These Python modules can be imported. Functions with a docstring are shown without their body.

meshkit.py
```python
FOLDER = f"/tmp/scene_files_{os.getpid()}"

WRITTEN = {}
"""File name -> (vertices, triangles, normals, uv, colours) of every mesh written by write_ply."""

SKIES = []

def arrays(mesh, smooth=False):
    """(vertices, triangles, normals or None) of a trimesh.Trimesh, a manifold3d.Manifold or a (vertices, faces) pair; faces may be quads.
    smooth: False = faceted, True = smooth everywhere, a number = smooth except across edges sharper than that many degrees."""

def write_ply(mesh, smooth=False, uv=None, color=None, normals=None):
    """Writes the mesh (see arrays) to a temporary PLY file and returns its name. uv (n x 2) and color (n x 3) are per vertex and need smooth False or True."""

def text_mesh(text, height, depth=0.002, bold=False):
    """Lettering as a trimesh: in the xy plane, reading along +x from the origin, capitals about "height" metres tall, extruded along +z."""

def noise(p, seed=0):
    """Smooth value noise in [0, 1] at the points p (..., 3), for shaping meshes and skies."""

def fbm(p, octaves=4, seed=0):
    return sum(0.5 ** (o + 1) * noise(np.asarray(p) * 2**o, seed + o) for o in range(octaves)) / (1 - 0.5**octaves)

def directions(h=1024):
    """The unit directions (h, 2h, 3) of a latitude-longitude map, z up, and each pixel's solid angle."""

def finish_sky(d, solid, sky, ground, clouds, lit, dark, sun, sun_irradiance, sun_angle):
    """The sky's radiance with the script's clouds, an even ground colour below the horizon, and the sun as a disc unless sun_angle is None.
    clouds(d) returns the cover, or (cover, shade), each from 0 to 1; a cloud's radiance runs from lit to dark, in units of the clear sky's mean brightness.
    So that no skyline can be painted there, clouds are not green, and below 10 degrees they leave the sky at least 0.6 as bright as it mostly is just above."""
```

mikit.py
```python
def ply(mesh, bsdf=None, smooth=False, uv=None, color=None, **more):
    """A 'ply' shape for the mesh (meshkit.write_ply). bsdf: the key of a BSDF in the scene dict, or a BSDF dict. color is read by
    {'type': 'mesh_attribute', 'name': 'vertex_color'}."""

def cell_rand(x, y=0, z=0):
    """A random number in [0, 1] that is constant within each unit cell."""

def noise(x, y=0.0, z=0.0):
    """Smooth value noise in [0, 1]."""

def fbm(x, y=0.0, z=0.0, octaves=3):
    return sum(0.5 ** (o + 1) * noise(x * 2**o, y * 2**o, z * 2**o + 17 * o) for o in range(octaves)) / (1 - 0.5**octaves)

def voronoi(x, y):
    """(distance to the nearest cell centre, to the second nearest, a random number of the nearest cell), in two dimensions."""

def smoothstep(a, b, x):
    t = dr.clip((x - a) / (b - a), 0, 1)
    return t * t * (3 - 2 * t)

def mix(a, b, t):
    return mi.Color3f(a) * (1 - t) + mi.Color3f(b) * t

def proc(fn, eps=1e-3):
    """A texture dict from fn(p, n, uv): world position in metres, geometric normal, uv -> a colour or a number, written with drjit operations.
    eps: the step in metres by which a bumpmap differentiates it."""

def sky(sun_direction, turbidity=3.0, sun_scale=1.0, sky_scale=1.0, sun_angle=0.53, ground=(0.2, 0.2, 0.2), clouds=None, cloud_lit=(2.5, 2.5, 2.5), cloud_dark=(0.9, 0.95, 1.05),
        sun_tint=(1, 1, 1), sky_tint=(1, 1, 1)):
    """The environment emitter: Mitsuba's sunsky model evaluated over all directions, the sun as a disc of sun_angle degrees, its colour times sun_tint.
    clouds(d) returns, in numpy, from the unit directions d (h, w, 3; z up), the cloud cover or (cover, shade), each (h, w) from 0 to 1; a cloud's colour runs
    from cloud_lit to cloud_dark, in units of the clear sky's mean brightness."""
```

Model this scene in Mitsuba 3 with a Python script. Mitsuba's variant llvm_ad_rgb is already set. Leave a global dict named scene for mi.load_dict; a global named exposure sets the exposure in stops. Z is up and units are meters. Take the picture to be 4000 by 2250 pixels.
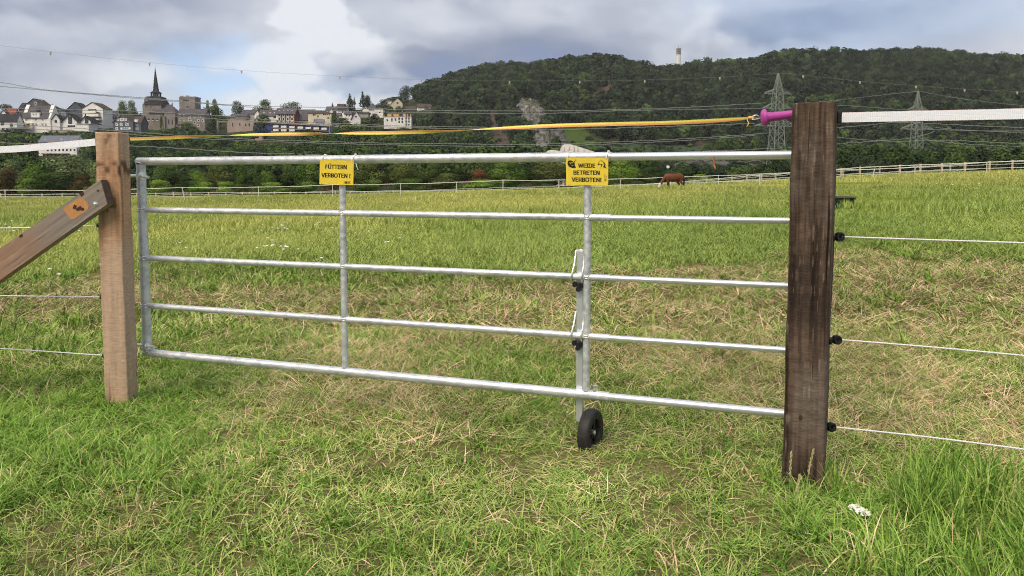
import math, random
import numpy as np, trimesh, drjit as dr, mitsuba as mi, mikit, meshkit
import manifold3d as m3
from shapely.geometry import Polygon
from scipy.interpolate import RegularGridInterpolator
from scipy.spatial.transform import Rotation
T = mi.ScalarTransform4f
PI = math.pi
rng = np.random.default_rng(7)
random.seed(7)

# ------------------------------------------------------------------ camera, sky, exposure
FOC, CX, CY, EYE = 3000.0, 2000.0, 920.0, 1.35          # photograph 4000 x 2250
PITCH = math.atan(220 / 3000.0)
cp_, sp_ = math.cos(PITCH), math.sin(PITCH)
scene, labels = {}, {}
scene['camera'] = {'type': 'perspective', 'fov': 2 * math.degrees(math.atan(2000 / FOC)), 'fov_axis': 'x', 'near_clip': 0.05, 'far_clip': 9000.0,
                   'principal_point_offset_y': (1125 - CY) / 2250.0,
                   'to_world': T().look_at(origin=[0, 0, EYE], target=[0, cp_, EYE - sp_], up=[0, 0, 1])}
exposure = 2.4


def clouds(d):
    """High broken overcast: one bright cumulus bank low in the north, heavier grey bands to its right, thin blue gaps."""
    x, y, z = d[..., 0], d[..., 1], d[..., 2]
    az, el = np.degrees(np.arctan2(x, y)), np.degrees(np.arcsin(np.clip(z, -1, 1)))
    q = d / np.maximum(z + 0.16, 0.05)[..., None]
    q = np.stack([q[..., 0], q[..., 1], np.zeros_like(x)], -1)
    big = meshkit.fbm(q * 0.55 + 3.1, 4, 5)
    mid = meshkit.fbm(np.stack([az / 7.0, el / 3.2, az * 0], -1) + 11.3, 5, 9)
    fine = meshkit.fbm(np.stack([az / 2.2, el / 1.3, az * 0], -1) + 4.7, 4, 21)
    wa, we = az + 5 * (fine - 0.5) + 8 * (mid - 0.5), el + 2.6 * (fine - 0.5) + 2.0 * (mid - 0.5)

    def bank(a, e, ra, re, edge=0.35):
        r = np.sqrt(((wa - a) / ra) ** 2 + ((we - e) / re) ** 2)
        return 1 - np.clip((r - 1 + edge) / (2 * edge), 0, 1) ** 2 * (3 - 2 * np.clip((r - 1 + edge) / (2 * edge), 0, 1))
    shade = 0.46 + 1.05 * (mid - 0.5) + 0.5 * (big - 0.5) + 0.30 * (fine - 0.5)
    white = np.maximum.reduce([bank(-15.3, 11.5, 3.2, 3.2, 0.22), bank(-12.6, 9.6, 3.0, 1.8, 0.35) * 0.9, bank(-17.5, 7.6, 3.2, 1.5, 0.35) * 0.8, bank(-15.0, 5.2, 6.5, 1.0, 0.45) * 0.95, bank(-8.5, 5.4, 3.0, 0.9, 0.45) * 0.8,
                               bank(-31, 9.0, 4.5, 1.1, 0.6) * 0.55, bank(-25.5, 7.2, 3.5, 1.0, 0.6) * 0.65, bank(-4, 12.0, 6, 1.3, 0.7) * 0.35, bank(13.5, 9.6, 1.5, 2.6, 0.6) * 0.35])
    grey = np.maximum.reduce([bank(-7.0, 8.3, 6.5, 1.0, 0.5), bank(1.5, 9.0, 8, 1.6, 0.6) * 0.8, bank(-24, 12.2, 7, 1.2, 0.6) * 0.25, bank(19.5, 10.6, 5.5, 1.2, 0.6) * 0.75, bank(28, 12, 7, 1.5, 0.7) * 0.3, bank(8, 11.5, 4, 1.4, 0.7) * 0.35])
    shade = shade - 0.62 * white * (0.5 + 1.0 * fine) + 0.46 * grey * (0.7 + 0.6 * mid)
    up = np.clip((el - 16) / 50, 0, 1)
    shade = shade * (1 - 0.45 * up)                       # an overcast sky is brighter overhead
    gap = bank(-21.3, 7.0, 2.6, 2.2, 0.6) * 0.75 + 0.3 * np.clip((meshkit.fbm(q * 0.8 + 9, 4, 33) - 0.56) * 5, 0, 1)
    return np.clip(1 - 0.75 * gap * (1 - white), 0, 1), np.clip(shade, 0, 1)


scene['sky'] = mikit.sky((-0.35, -0.55, 0.76), turbidity=3, sun_scale=0.50, sun_angle=38, clouds=clouds,
                         cloud_lit=(1.72, 1.79, 1.92), cloud_dark=(0.35, 0.465, 0.77))


# ------------------------------------------------------------------ helpers
def W(px, py, Y):
    """The point at the distance Y seen at that place of the photograph."""
    a, b = (px - CX) / FOC, -(py - CY) / FOC
    d = np.array([a, cp_ + b * sp_, -sp_ + b * cp_])
    return np.array([0, 0, EYE]) + d * (Y / d[1])


def lines(px, py):
    """The same for arrays: directions per unit of distance."""
    a, b = (np.asarray(px, float) - CX) / FOC, -(np.asarray(py, float) - CY) / FOC
    d = np.stack(np.broadcast_arrays(a, cp_ + b * sp_, -sp_ + b * cp_), -1)
    return d / d[..., 1:2]


used = {}


def shape(mesh, matk, smooth=False, uv=None, normals=None):
    d = mikit.ply(mesh, 'm_' + matk, smooth, uv)
    if normals is not None:                                 # leaf clumps shaded with the roundness of their bough
        d = {**d, 'filename': meshkit.write_ply(mesh, False, uv, None, normals), 'face_normals': False}
    return d


def numbered(key):
    n = used.get(key, -1) + 1
    used[key] = n
    return key if n == 0 else f'{key}_{n:03d}'


def thing(name, label, cat, group=None):
    k = numbered(name)
    labels[k] = {'label': label, 'category': cat}
    if group:
        labels[k]['group'] = group
    return k


def part(parent, name, mesh, mat, smooth=False, label=None, uv=None, to_world=None):
    k = numbered(parent + '__' + name)
    scene[k] = shape(mesh, mat, smooth, uv)
    if to_world is not None:
        scene[k]['to_world'] = to_world
    if label:
        labels[k] = {'label': label}
    return k


def single(name, mesh, mat, label, cat, smooth=False, group=None, uv=None):
    k = thing(name, label, cat, group)
    scene[k] = shape(mesh, mat, smooth, uv)
    return k


def struct(name, mesh, mat, smooth=False, label=None, cat=None):
    k = numbered(name)
    scene[k] = shape(mesh, mat, smooth)
    labels[k] = {'label': label, 'category': cat or name.replace('_', ' '), 'kind': 'structure'}
    return k


def unit(v):
    v = np.asarray(v, float)
    return v / (np.linalg.norm(v) + 1e-12)


def cat(*ms):
    return trimesh.util.concatenate([m for m in ms if m is not None])


def box(c, s, R=None, bevel=0.0):
    if bevel > 0:
        e = np.asarray(s) / 2 - bevel
        pts = []
        for sx in (-1, 1):
            for sy in (-1, 1):
                for sz in (-1, 1):
                    for k in range(3):
                        q = e.copy()
                        q[k] += bevel
                        pts.append(q * [sx, sy, sz])
        m = trimesh.convex.convex_hull(np.array(pts))
    else:
        m = trimesh.creation.box(s)
    if R is not None:
        m.vertices = m.vertices @ np.asarray(R).T
    m.vertices = m.vertices + np.asarray(c)
    return m


def frame_of(d):
    d = unit(d)
    a = unit(np.cross(d, [0, 0, 1] if abs(d[2]) < 0.95 else [1, 0, 0]))
    return a, np.cross(a, d), d


def tube(pts, r, sides=10, caps=True):
    p = np.asarray(pts, float)
    n = len(p)
    t = np.gradient(p, axis=0) if n > 2 else np.repeat((p[1] - p[0])[None], 2, 0)
    t /= np.linalg.norm(t, axis=1, keepdims=True) + 1e-12
    a, b, _ = frame_of(t[0])
    A, B = [], []
    for k in range(n):
        a = unit(a - t[k] * np.dot(a, t[k]))
        A.append(a)
        B.append(np.cross(t[k], a))
    A, B = np.array(A), np.array(B)
    r = np.broadcast_to(r, (n,))
    ang = np.arange(sides) * 2 * PI / sides
    v = p[:, None] + r[:, None, None] * (np.cos(ang)[None, :, None] * A[:, None] + np.sin(ang)[None, :, None] * B[:, None])
    i, j = np.meshgrid(np.arange(n - 1), np.arange(sides), indexing='ij')
    j2 = (j + 1) % sides
    q = np.stack([i * sides + j, i * sides + j2, (i + 1) * sides + j2, (i + 1) * sides + j], -1).reshape(-1, 4)
    f = np.vstack([q[:, [0, 1, 2]], q[:, [0, 2, 3]]])
    v = v.reshape(-1, 3)
    if caps:
        v = np.vstack([v, p[0], p[-1]])
        k = np.arange(sides)
        k2 = (k + 1) % sides
        f = np.vstack([f, np.stack([k2, k, np.full(sides, len(v) - 2)], 1), np.stack([(n - 1) * sides + k, (n - 1) * sides + k2, np.full(sides, len(v) - 1)], 1)])
    return trimesh.Trimesh(v, f, process=False)


def bar(a, b, w, h=None, upv=(0, 0, 1)):
    """A square bar between two points."""
    a, b = np.asarray(a, float), np.asarray(b, float)
    d = unit(b - a)
    s = unit(np.cross(d, upv if abs(np.dot(d, unit(upv))) < 0.97 else (1, 0, 0)))
    u = np.cross(s, d)
    return box((a + b) / 2, [w, np.linalg.norm(b - a), h or w], np.stack([s, d, u], 1))


def prism(poly, depth):
    """Extrudes a polygon given in (x, z) by depth along +y."""
    m = trimesh.creation.extrude_polygon(Polygon(poly), depth, engine='earcut')
    v = m.vertices.copy()
    m.vertices = np.stack([v[:, 0], v[:, 2], v[:, 1]], 1)
    m.faces = m.faces[:, ::-1]
    return m


def lathe(prof, p, axis, sides=24):
    """A profile of (distance along axis, radius) turned about the axis through p."""
    a, b, d = frame_of(axis)
    prof = np.asarray(prof, float)
    ang = np.arange(sides) * 2 * PI / sides
    v = np.asarray(p) + prof[:, 0][:, None, None] * d + prof[:, 1][:, None, None] * (np.cos(ang)[None, :, None] * a + np.sin(ang)[None, :, None] * b)
    n = len(prof)
    i, j = np.meshgrid(np.arange(n - 1), np.arange(sides), indexing='ij')
    j2 = (j + 1) % sides
    q = np.stack([i * sides + j, i * sides + j2, (i + 1) * sides + j2, (i + 1) * sides + j], -1).reshape(-1, 4)
    m = trimesh.Trimesh(v.reshape(-1, 3), np.vstack([q[:, [0, 1, 2]], q[:, [0, 2, 3]]]), process=False)
    trimesh.repair.fix_normals(m)
    return m


def move(m, R=None, t=None):
    if R is not None:
        m.vertices = m.vertices @ np.asarray(R).T
    if t is not None:
        m.vertices = m.vertices + np.asarray(t)
    return m


def Rz(a):
    return Rotation.from_euler('z', a).as_matrix()


# ------------------------------------------------------------------ materials
def mat(key, fn_or_rgb, rough=0.7, metallic=0.0, spec=0.3, bump=None, bump_scale=0.002, eps=1e-3, two=True, **more):
    col = mikit.proc(fn_or_rgb) if callable(fn_or_rgb) else {'type': 'rgb', 'value': list(fn_or_rgb)}
    b = {'type': 'principled', 'base_color': col, 'roughness': rough if not callable(rough) else mikit.proc(rough), 'metallic': metallic, 'specular': spec, **more}
    if bump:
        b = {'type': 'bumpmap', 'arbitrary': mikit.proc(bump, eps), 'scale': bump_scale, 'bsdf': b}
    scene['m_' + key] = {'type': 'twosided', 'bsdf': b} if two else b


def diffuse(key, fn_or_rgb):
    col = mikit.proc(fn_or_rgb) if callable(fn_or_rgb) else {'type': 'rgb', 'value': list(fn_or_rgb)}
    scene['m_' + key] = {'type': 'twosided', 'bsdf': {'type': 'diffuse', 'reflectance': col}}


N, FB, SS, MIX = mikit.noise, mikit.fbm, mikit.smoothstep, mikit.mix


def galv_col(p, n, uv):
    s = FB(p.x * 45, p.y * 45, p.z * 45, 3)
    t = N(p.x * 7, p.y * 7, p.z * 16)
    return MIX((0.49, 0.53, 0.58), (0.74, 0.775, 0.815), SS(0.25, 0.75, 0.7 * s + 0.3 * t))


def galv_rough(p, n, uv):
    return 0.36 + 0.22 * N(p.x * 45, p.y * 45, p.z * 45)


mat('galvanised', galv_col, galv_rough, metallic=0.6, spec=0.5, bump=lambda p, n, uv: FB(p.x * 60, p.y * 60, p.z * 60, 3), bump_scale=0.0016)
mat('galvanised_smooth', (0.68, 0.72, 0.78), 0.34, metallic=0.7, spec=0.5)
mat('bright_zinc', (0.8, 0.8, 0.78), 0.3, metallic=0.9)


def new_wood(p, n, uv):
    g = FB(p.x * 55, p.y * 55, p.z * 2.5, 4)
    saw = N(p.x * 9 + p.y * 9, 3.0, p.z * 120) * SS(0.5, 0.8, N(p.x * 30, p.y * 30, p.z * 11 + 4))
    c = MIX((0.29, 0.165, 0.095), (0.49, 0.305, 0.19), SS(0.25, 0.75, g))
    grey = SS(0.35, 0.7, FB(p.x * 6 + 8, p.y * 6, p.z * 1.6, 3) + 0.30 * SS(1.1, 0.7, p.z) - 0.1)
    c = MIX(c, (0.47, 0.375, 0.295), grey * 0.6)
    c = MIX(c, (0.56, 0.42, 0.30), 0.45 * SS(0.5, 0.78, saw))
    c = MIX(c, (0.15, 0.085, 0.05), 0.75 * SS(0.64, 0.74, N(p.x * 42, p.y * 42 + 3, p.z * 30)) * SS(0.62, 0.8, N(p.x * 9, p.y * 9, p.z * 5 + 7)))
    c = c * (0.82 + 0.36 * N(p.x * 50, p.y * 50, p.z * 150))
    split = SS(0.90, 0.97, N((p.x + p.y * 0.6) * 30, 2.5, p.z * 1.1 + 5) * 1.12)
    c = MIX(c, (0.11, 0.065, 0.04), split * 0.8)
    stain = SS(0.055, 0.015, dr.abs(p.z - 1.415 + 0.03 * (N(p.x * 40, p.y * 40, 2.0) - 0.5))) * SS(0.35, 0.6, N(p.x * 26 + 5, p.y * 26, p.z * 20)) * SS(-2.18, -2.24, p.x)
    return MIX(c, (0.07, 0.04, 0.03), stain * 0.85)


def old_wood(p, n, uv):
    g = FB(p.x * 70, p.y * 70, p.z * 2.2, 4)
    c = MIX((0.024, 0.016, 0.012), (0.122, 0.086, 0.066), SS(0.22, 0.78, g))
    blotch = FB(p.x * 8, p.y * 8 + 5, p.z * 2.3, 3)
    c = MIX(c, (0.013, 0.010, 0.009), SS(0.50, 0.74, blotch) * 0.62)
    c = MIX(c, (0.16, 0.135, 0.118), SS(0.52, 0.30, blotch) * 0.5)
    c = MIX(c, (0.24, 0.20, 0.165), 0.5 * SS(0.66, 0.84, N(p.x * 150, p.y * 150, p.z * 16)) * SS(0.40, 0.75, N(p.x * 14, p.y * 14, p.z * 4 + 20)))
    w = p.x * 0.9 - p.y * 0.4 + 0.006 * N(p.z * 6, 3.0, 1.0)
    crack = SS(0.93, 0.985, N(w * 34, 1.5, p.z * 0.9 + 3) * 1.12) + SS(0.80, 0.9, N(w * 90, 7.5, p.z * 3.2))
    c = c * (0.72 + 0.56 * N(p.x * 70, p.y * 70, p.z * 170)) * (0.8 + 0.4 * N(p.x * 18, p.y * 18, p.z * 40))
    return MIX(c, (0.006, 0.005, 0.005), dr.clip(crack, 0, 1) * 0.9)


def grey_wood(p, n, uv):
    # grain along the slanting brace
    a = p.x * 0.82 + p.z * 0.57
    b = -p.x * 0.57 + p.z * 0.82
    g = FB(a * 3, b * 60, p.y * 60, 4)
    c = MIX((0.17, 0.145, 0.13), (0.30, 0.265, 0.24), g)
    brown = SS(0.46, 0.66, FB(a * 2.2 + 4, b * 5, p.y * 5, 3))
    c = MIX(c, (0.25, 0.155, 0.105), brown * 0.8)
    return MIX(c, (0.30, 0.19, 0.135), SS(-2.55, -2.95, p.x) * 0.8)


def wood_bump(p, n, uv):
    return FB(p.x * 80, p.y * 80, p.z * 5, 3) + 0.22 * N(p.x * 40, p.y * 40, p.z * 70)


mat('new_timber', new_wood, 0.8, spec=0.15, bump=wood_bump, bump_scale=0.006)
mat('old_timber', old_wood, 0.85, spec=0.15, bump=wood_bump, bump_scale=0.006)
mat('grey_timber', grey_wood, 0.85, spec=0.15, bump=lambda p, n, uv: FB((p.x * 0.82 + p.z * 0.57) * 6, (-p.x * 0.57 + p.z * 0.82) * 90, p.y * 90, 3), bump_scale=0.006)
mat('end_grain', lambda p, n, uv: MIX((0.07, 0.045, 0.035), (0.14, 0.095, 0.075), FB(p.x * 50, p.y * 50, p.z * 50, 3)), 0.9)
mat('orange_timber', lambda p, n, uv: MIX((0.40, 0.19, 0.075), (0.50, 0.27, 0.12), FB(p.x * 30, p.y * 30, p.z * 30, 3)), 0.75)
mat('dark_knot', (0.05, 0.028, 0.018), 0.8)
mat('magenta_plastic', lambda p, n, uv: MIX((0.34, 0.04, 0.27), (0.44, 0.075, 0.35), FB(p.x * 60, p.y * 60, p.z * 60, 3)), 0.42, spec=0.4)
mat('black_plastic', (0.012, 0.012, 0.014), 0.4, spec=0.45)
mat('black_rubber', lambda p, n, uv: MIX((0.012, 0.012, 0.014), (0.032, 0.032, 0.034), FB(p.x * 60, p.y * 60, p.z * 60, 3)), 0.6, spec=0.3)
mat('sign_yellow', lambda p, n, uv: MIX((0.66, 0.515, 0.04), (0.72, 0.565, 0.055), N(p.x * 30, p.z * 30, p.y * 30)), 0.42, spec=0.4)
mat('print_black', (0.015, 0.015, 0.013), 0.5)
mat('white_plastic', (0.78, 0.78, 0.76), 0.45)


def braid(p, n, uv):
    s = SS(0.35, 0.65, 0.5 + 0.5 * dr.sin(uv.x * 900)) * SS(0.06, 0.12, dr.abs(uv.y - 0.5)) * SS(0.03, 0.08, uv.y) * SS(0.97, 0.92, uv.y)
    line = SS(0.018, 0.008, dr.abs(uv.y - 0.5))
    c = MIX((0.78, 0.82, 0.88), (0.54, 0.64, 0.80), s * (0.4 + 0.6 * N(uv.x * 160, uv.y * 30)))
    c = MIX(c, (0.42, 0.46, 0.52), line)
    edge = SS(0.055, 0.03, dr.minimum(uv.y, 1 - uv.y))
    return MIX(c, (0.74, 0.50, 0.50), edge * 0.55)


mat('white_tape', braid, 0.6)
mat('white_cord', lambda p, n, uv: MIX((0.78, 0.78, 0.80), (0.50, 0.51, 0.55), SS(0.45, 0.9, 0.5 + 0.5 * dr.sin(uv.x * 520 + uv.y * 6.283))), 0.6)


def two_tone(p, n, uv):
    t = SS(0.42, 0.56, uv.y + 0.05 * (N(uv.x * 60, 1.0) - 0.5))
    c = MIX((0.74, 0.37, 0.14), (0.72, 0.66, 0.13), t)
    return c * (0.85 + 0.3 * N(uv.x * 14, uv.y * 9))


mat('yellow_orange_tape', two_tone, 0.6)
mat('orange_cord', (0.75, 0.22, 0.06), 0.7)
mat('pale_steel', (0.62, 0.68, 0.72), 0.4, metallic=0.4)


def ramp_grass(p, n, uv):
    u = uv.x
    big = 0.6 * FB(p.x * 0.6, p.y * 0.6, 0.0, 2) + 0.4 * FB(p.x * 3.1, p.y * 3.1, 2.0, 2)
    green = MIX((0.08, 0.185, 0.026), (0.27, 0.415, 0.09), SS(0.0, 0.36, u))
    olive = MIX((0.25, 0.32, 0.08), (0.47, 0.49, 0.21), SS(0.36, 0.66, u))
    straw = MIX((0.54, 0.375, 0.235), (0.80, 0.615, 0.44), SS(0.66, 0.97, u))
    c = dr.select(u < 0.36, green, dr.select(u < 0.66, olive, straw))
    return c * (0.50 + 1.0 * big)


def ramp_meadow(p, n, uv):
    u, v = uv.x, uv.y
    far = SS(9.0, 60.0, p.y)
    big = FB(p.x * 0.16, p.y * 0.07, 3.0, 3)
    green = MIX((0.185, 0.295, 0.062), (0.38, 0.49, 0.15), u)
    gold = MIX((0.31, 0.355, 0.085), (0.49, 0.49, 0.18), u)
    return MIX(green, gold, dr.clip(0.12 + far * 0.62 + 1.9 * (big - 0.5) + 0.25 * v * far, 0, 1)) * (0.72 + 0.56 * big)


def soil(p, n, uv):
    a = FB(p.x * 3, p.y * 3, 0.0, 3)
    b = FB(p.x * 40, p.y * 40, 1.0, 3)
    near = MIX((0.085, 0.085, 0.032), (0.20, 0.175, 0.085), 0.5 * a + 0.5 * b)
    far = MIX((0.13, 0.19, 0.025), (0.21, 0.23, 0.04), a)
    return MIX(near, far, SS(9.0, 22.0, p.y))


diffuse('grass_blades', ramp_grass)
diffuse('meadow_blades', ramp_meadow)
diffuse('turf', soil)


def leaf_mat(key, dark, light, cell, seed):
    def fn(p, n, uv):
        r = mikit.cell_rand(p.x / cell + seed, p.y / cell, 0.0) if cell < 0 else N(p.x / cell + seed, p.y / cell, p.z / (cell * 1.3))
        g = uv.x
        return MIX(dark, light, dr.clip(0.68 * SS(0.28, 0.72, r) + 0.32 * g, 0, 1))
    diffuse(key, fn)


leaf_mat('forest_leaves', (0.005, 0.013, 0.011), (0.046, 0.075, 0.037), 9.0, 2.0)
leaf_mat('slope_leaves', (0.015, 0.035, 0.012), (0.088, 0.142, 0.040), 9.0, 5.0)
leaf_mat('dark_leaves', (0.018, 0.038, 0.012), (0.075, 0.12, 0.034), 3.0, 1.0)
leaf_mat('green_leaves', (0.034, 0.075, 0.013), (0.135, 0.22, 0.042), 2.5, 7.0)
leaf_mat('bright_leaves', (0.07, 0.14, 0.018), (0.21, 0.32, 0.055), 2.5, 3.0)
leaf_mat('olive_leaves', (0.045, 0.065, 0.018), (0.14, 0.17, 0.05), 2.5, 9.0)
leaf_mat('willow_leaves', (0.07, 0.105, 0.045), (0.21, 0.27, 0.12), 2.5, 4.0)
leaf_mat('copper_leaves', (0.034, 0.028, 0.013), (0.095, 0.07, 0.034), 2.5, 6.0)
leaf_mat('rust_leaves', (0.10, 0.04, 0.02), (0.20, 0.085, 0.045), 2.5, 6.0)
mat('bark', (0.09, 0.07, 0.055), 0.9)


def hill_ground(p, n, uv):
    a = FB(p.x / 30, p.y / 30, p.z / 30, 3)
    return MIX((0.020, 0.030, 0.012), (0.055, 0.06, 0.03), a)


def rock_col(p, n, uv):
    a = FB(p.x / 3.0, p.y / 3.0, p.z / 9.0, 4)
    b = FB(p.x / 14, p.y / 14, p.z / 14, 3)
    c = MIX((0.055, 0.055, 0.056), (0.26, 0.255, 0.25), SS(0.25, 0.75, a))
    return MIX(c, (0.07, 0.085, 0.04), SS(0.55, 0.72, b) * 0.75)


diffuse('hill_soil', hill_ground)
diffuse('rock', rock_col)
diffuse('grey_rock', lambda p, n, uv: MIX((0.03, 0.03, 0.034), (0.125, 0.12, 0.125), SS(0.3, 0.7, FB(p.x / 3, p.y / 3, p.z / 5, 4))))
diffuse('brown_scree', lambda p, n, uv: MIX((0.05, 0.04, 0.034), (0.115, 0.085, 0.07), FB(p.x / 5, p.y / 5, p.z / 5, 4)))
diffuse('slope_grass', lambda p, n, uv: MIX((0.03, 0.055, 0.015), (0.07, 0.105, 0.028), FB(p.x / 9, p.y / 9, p.z / 9, 4)))
diffuse('grey_scrub', lambda p, n, uv: MIX((0.025, 0.045, 0.028), (0.06, 0.085, 0.05), FB(p.x / 7, p.y / 7, p.z / 7, 4)))


def plaster(key, c, v=0.12):
    lo, hi = [float(x * (1 - v)) for x in c], [float(min(x * (1 + v * 0.5), 0.9)) for x in c]
    diffuse(key, lambda p, n, uv: MIX(lo, hi, FB(p.x / 2.5, p.y / 2.5, p.z / 5, 3)))


plaster('white_wall', (0.74, 0.74, 0.72))
plaster('cream_wall', (0.62, 0.57, 0.44))
plaster('grey_wall', (0.32, 0.31, 0.31))
plaster('stone_wall', (0.235, 0.215, 0.20), 0.35)
plaster('ruin_stone', (0.36, 0.295, 0.255), 0.3)
plaster('red_brick', (0.20, 0.06, 0.045), 0.25)
plaster('ochre_panel', (0.56, 0.34, 0.14))
plaster('blue_panel', (0.035, 0.06, 0.20))
plaster('slate_wall', (0.10, 0.115, 0.14), 0.2)
plaster('slate_roof', (0.10, 0.095, 0.11), 0.25)
plaster('dark_roof', (0.045, 0.045, 0.055), 0.3)
plaster('blue_roof', (0.15, 0.165, 0.21), 0.15)
plaster('brown_roof', (0.085, 0.07, 0.065), 0.25)
plaster('red_roof', (0.27, 0.085, 0.055), 0.2)
plaster('pale_timber', (0.50, 0.40, 0.26), 0.25)
plaster('white_paint', (0.72, 0.73, 0.70), 0.08)
plaster('tarpaulin', (0.48, 0.46, 0.43), 0.18)
plaster('pylon_steel', (0.24, 0.28, 0.25), 0.15)
plaster('cable_metal', (0.30, 0.33, 0.31), 0.1)
plaster('green_tub', (0.012, 0.035, 0.022), 0.1)
mat('window_glass', (0.02, 0.025, 0.035), 0.15, spec=0.6)
mat('pale_glass', (0.22, 0.27, 0.33), 0.2, spec=0.6)
mat('horse_coat', lambda p, n, uv: MIX((0.085, 0.024, 0.010), (0.155, 0.05, 0.022), FB(p.x * 3, p.y * 3, p.z * 3, 3)), 0.55, spec=0.3)
mat('black_hair', (0.012, 0.009, 0.008), 0.7)
mat('fly_mask', (0.55, 0.55, 0.55), 0.8)
diffuse('stalk', lambda p, n, uv: MIX((0.36, 0.36, 0.16), (0.55, 0.50, 0.28), N(p.x * 60, p.y * 60, p.z * 40)))
diffuse('petal', (0.82, 0.82, 0.78))
diffuse('pollen', (0.7, 0.48, 0.05))

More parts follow.
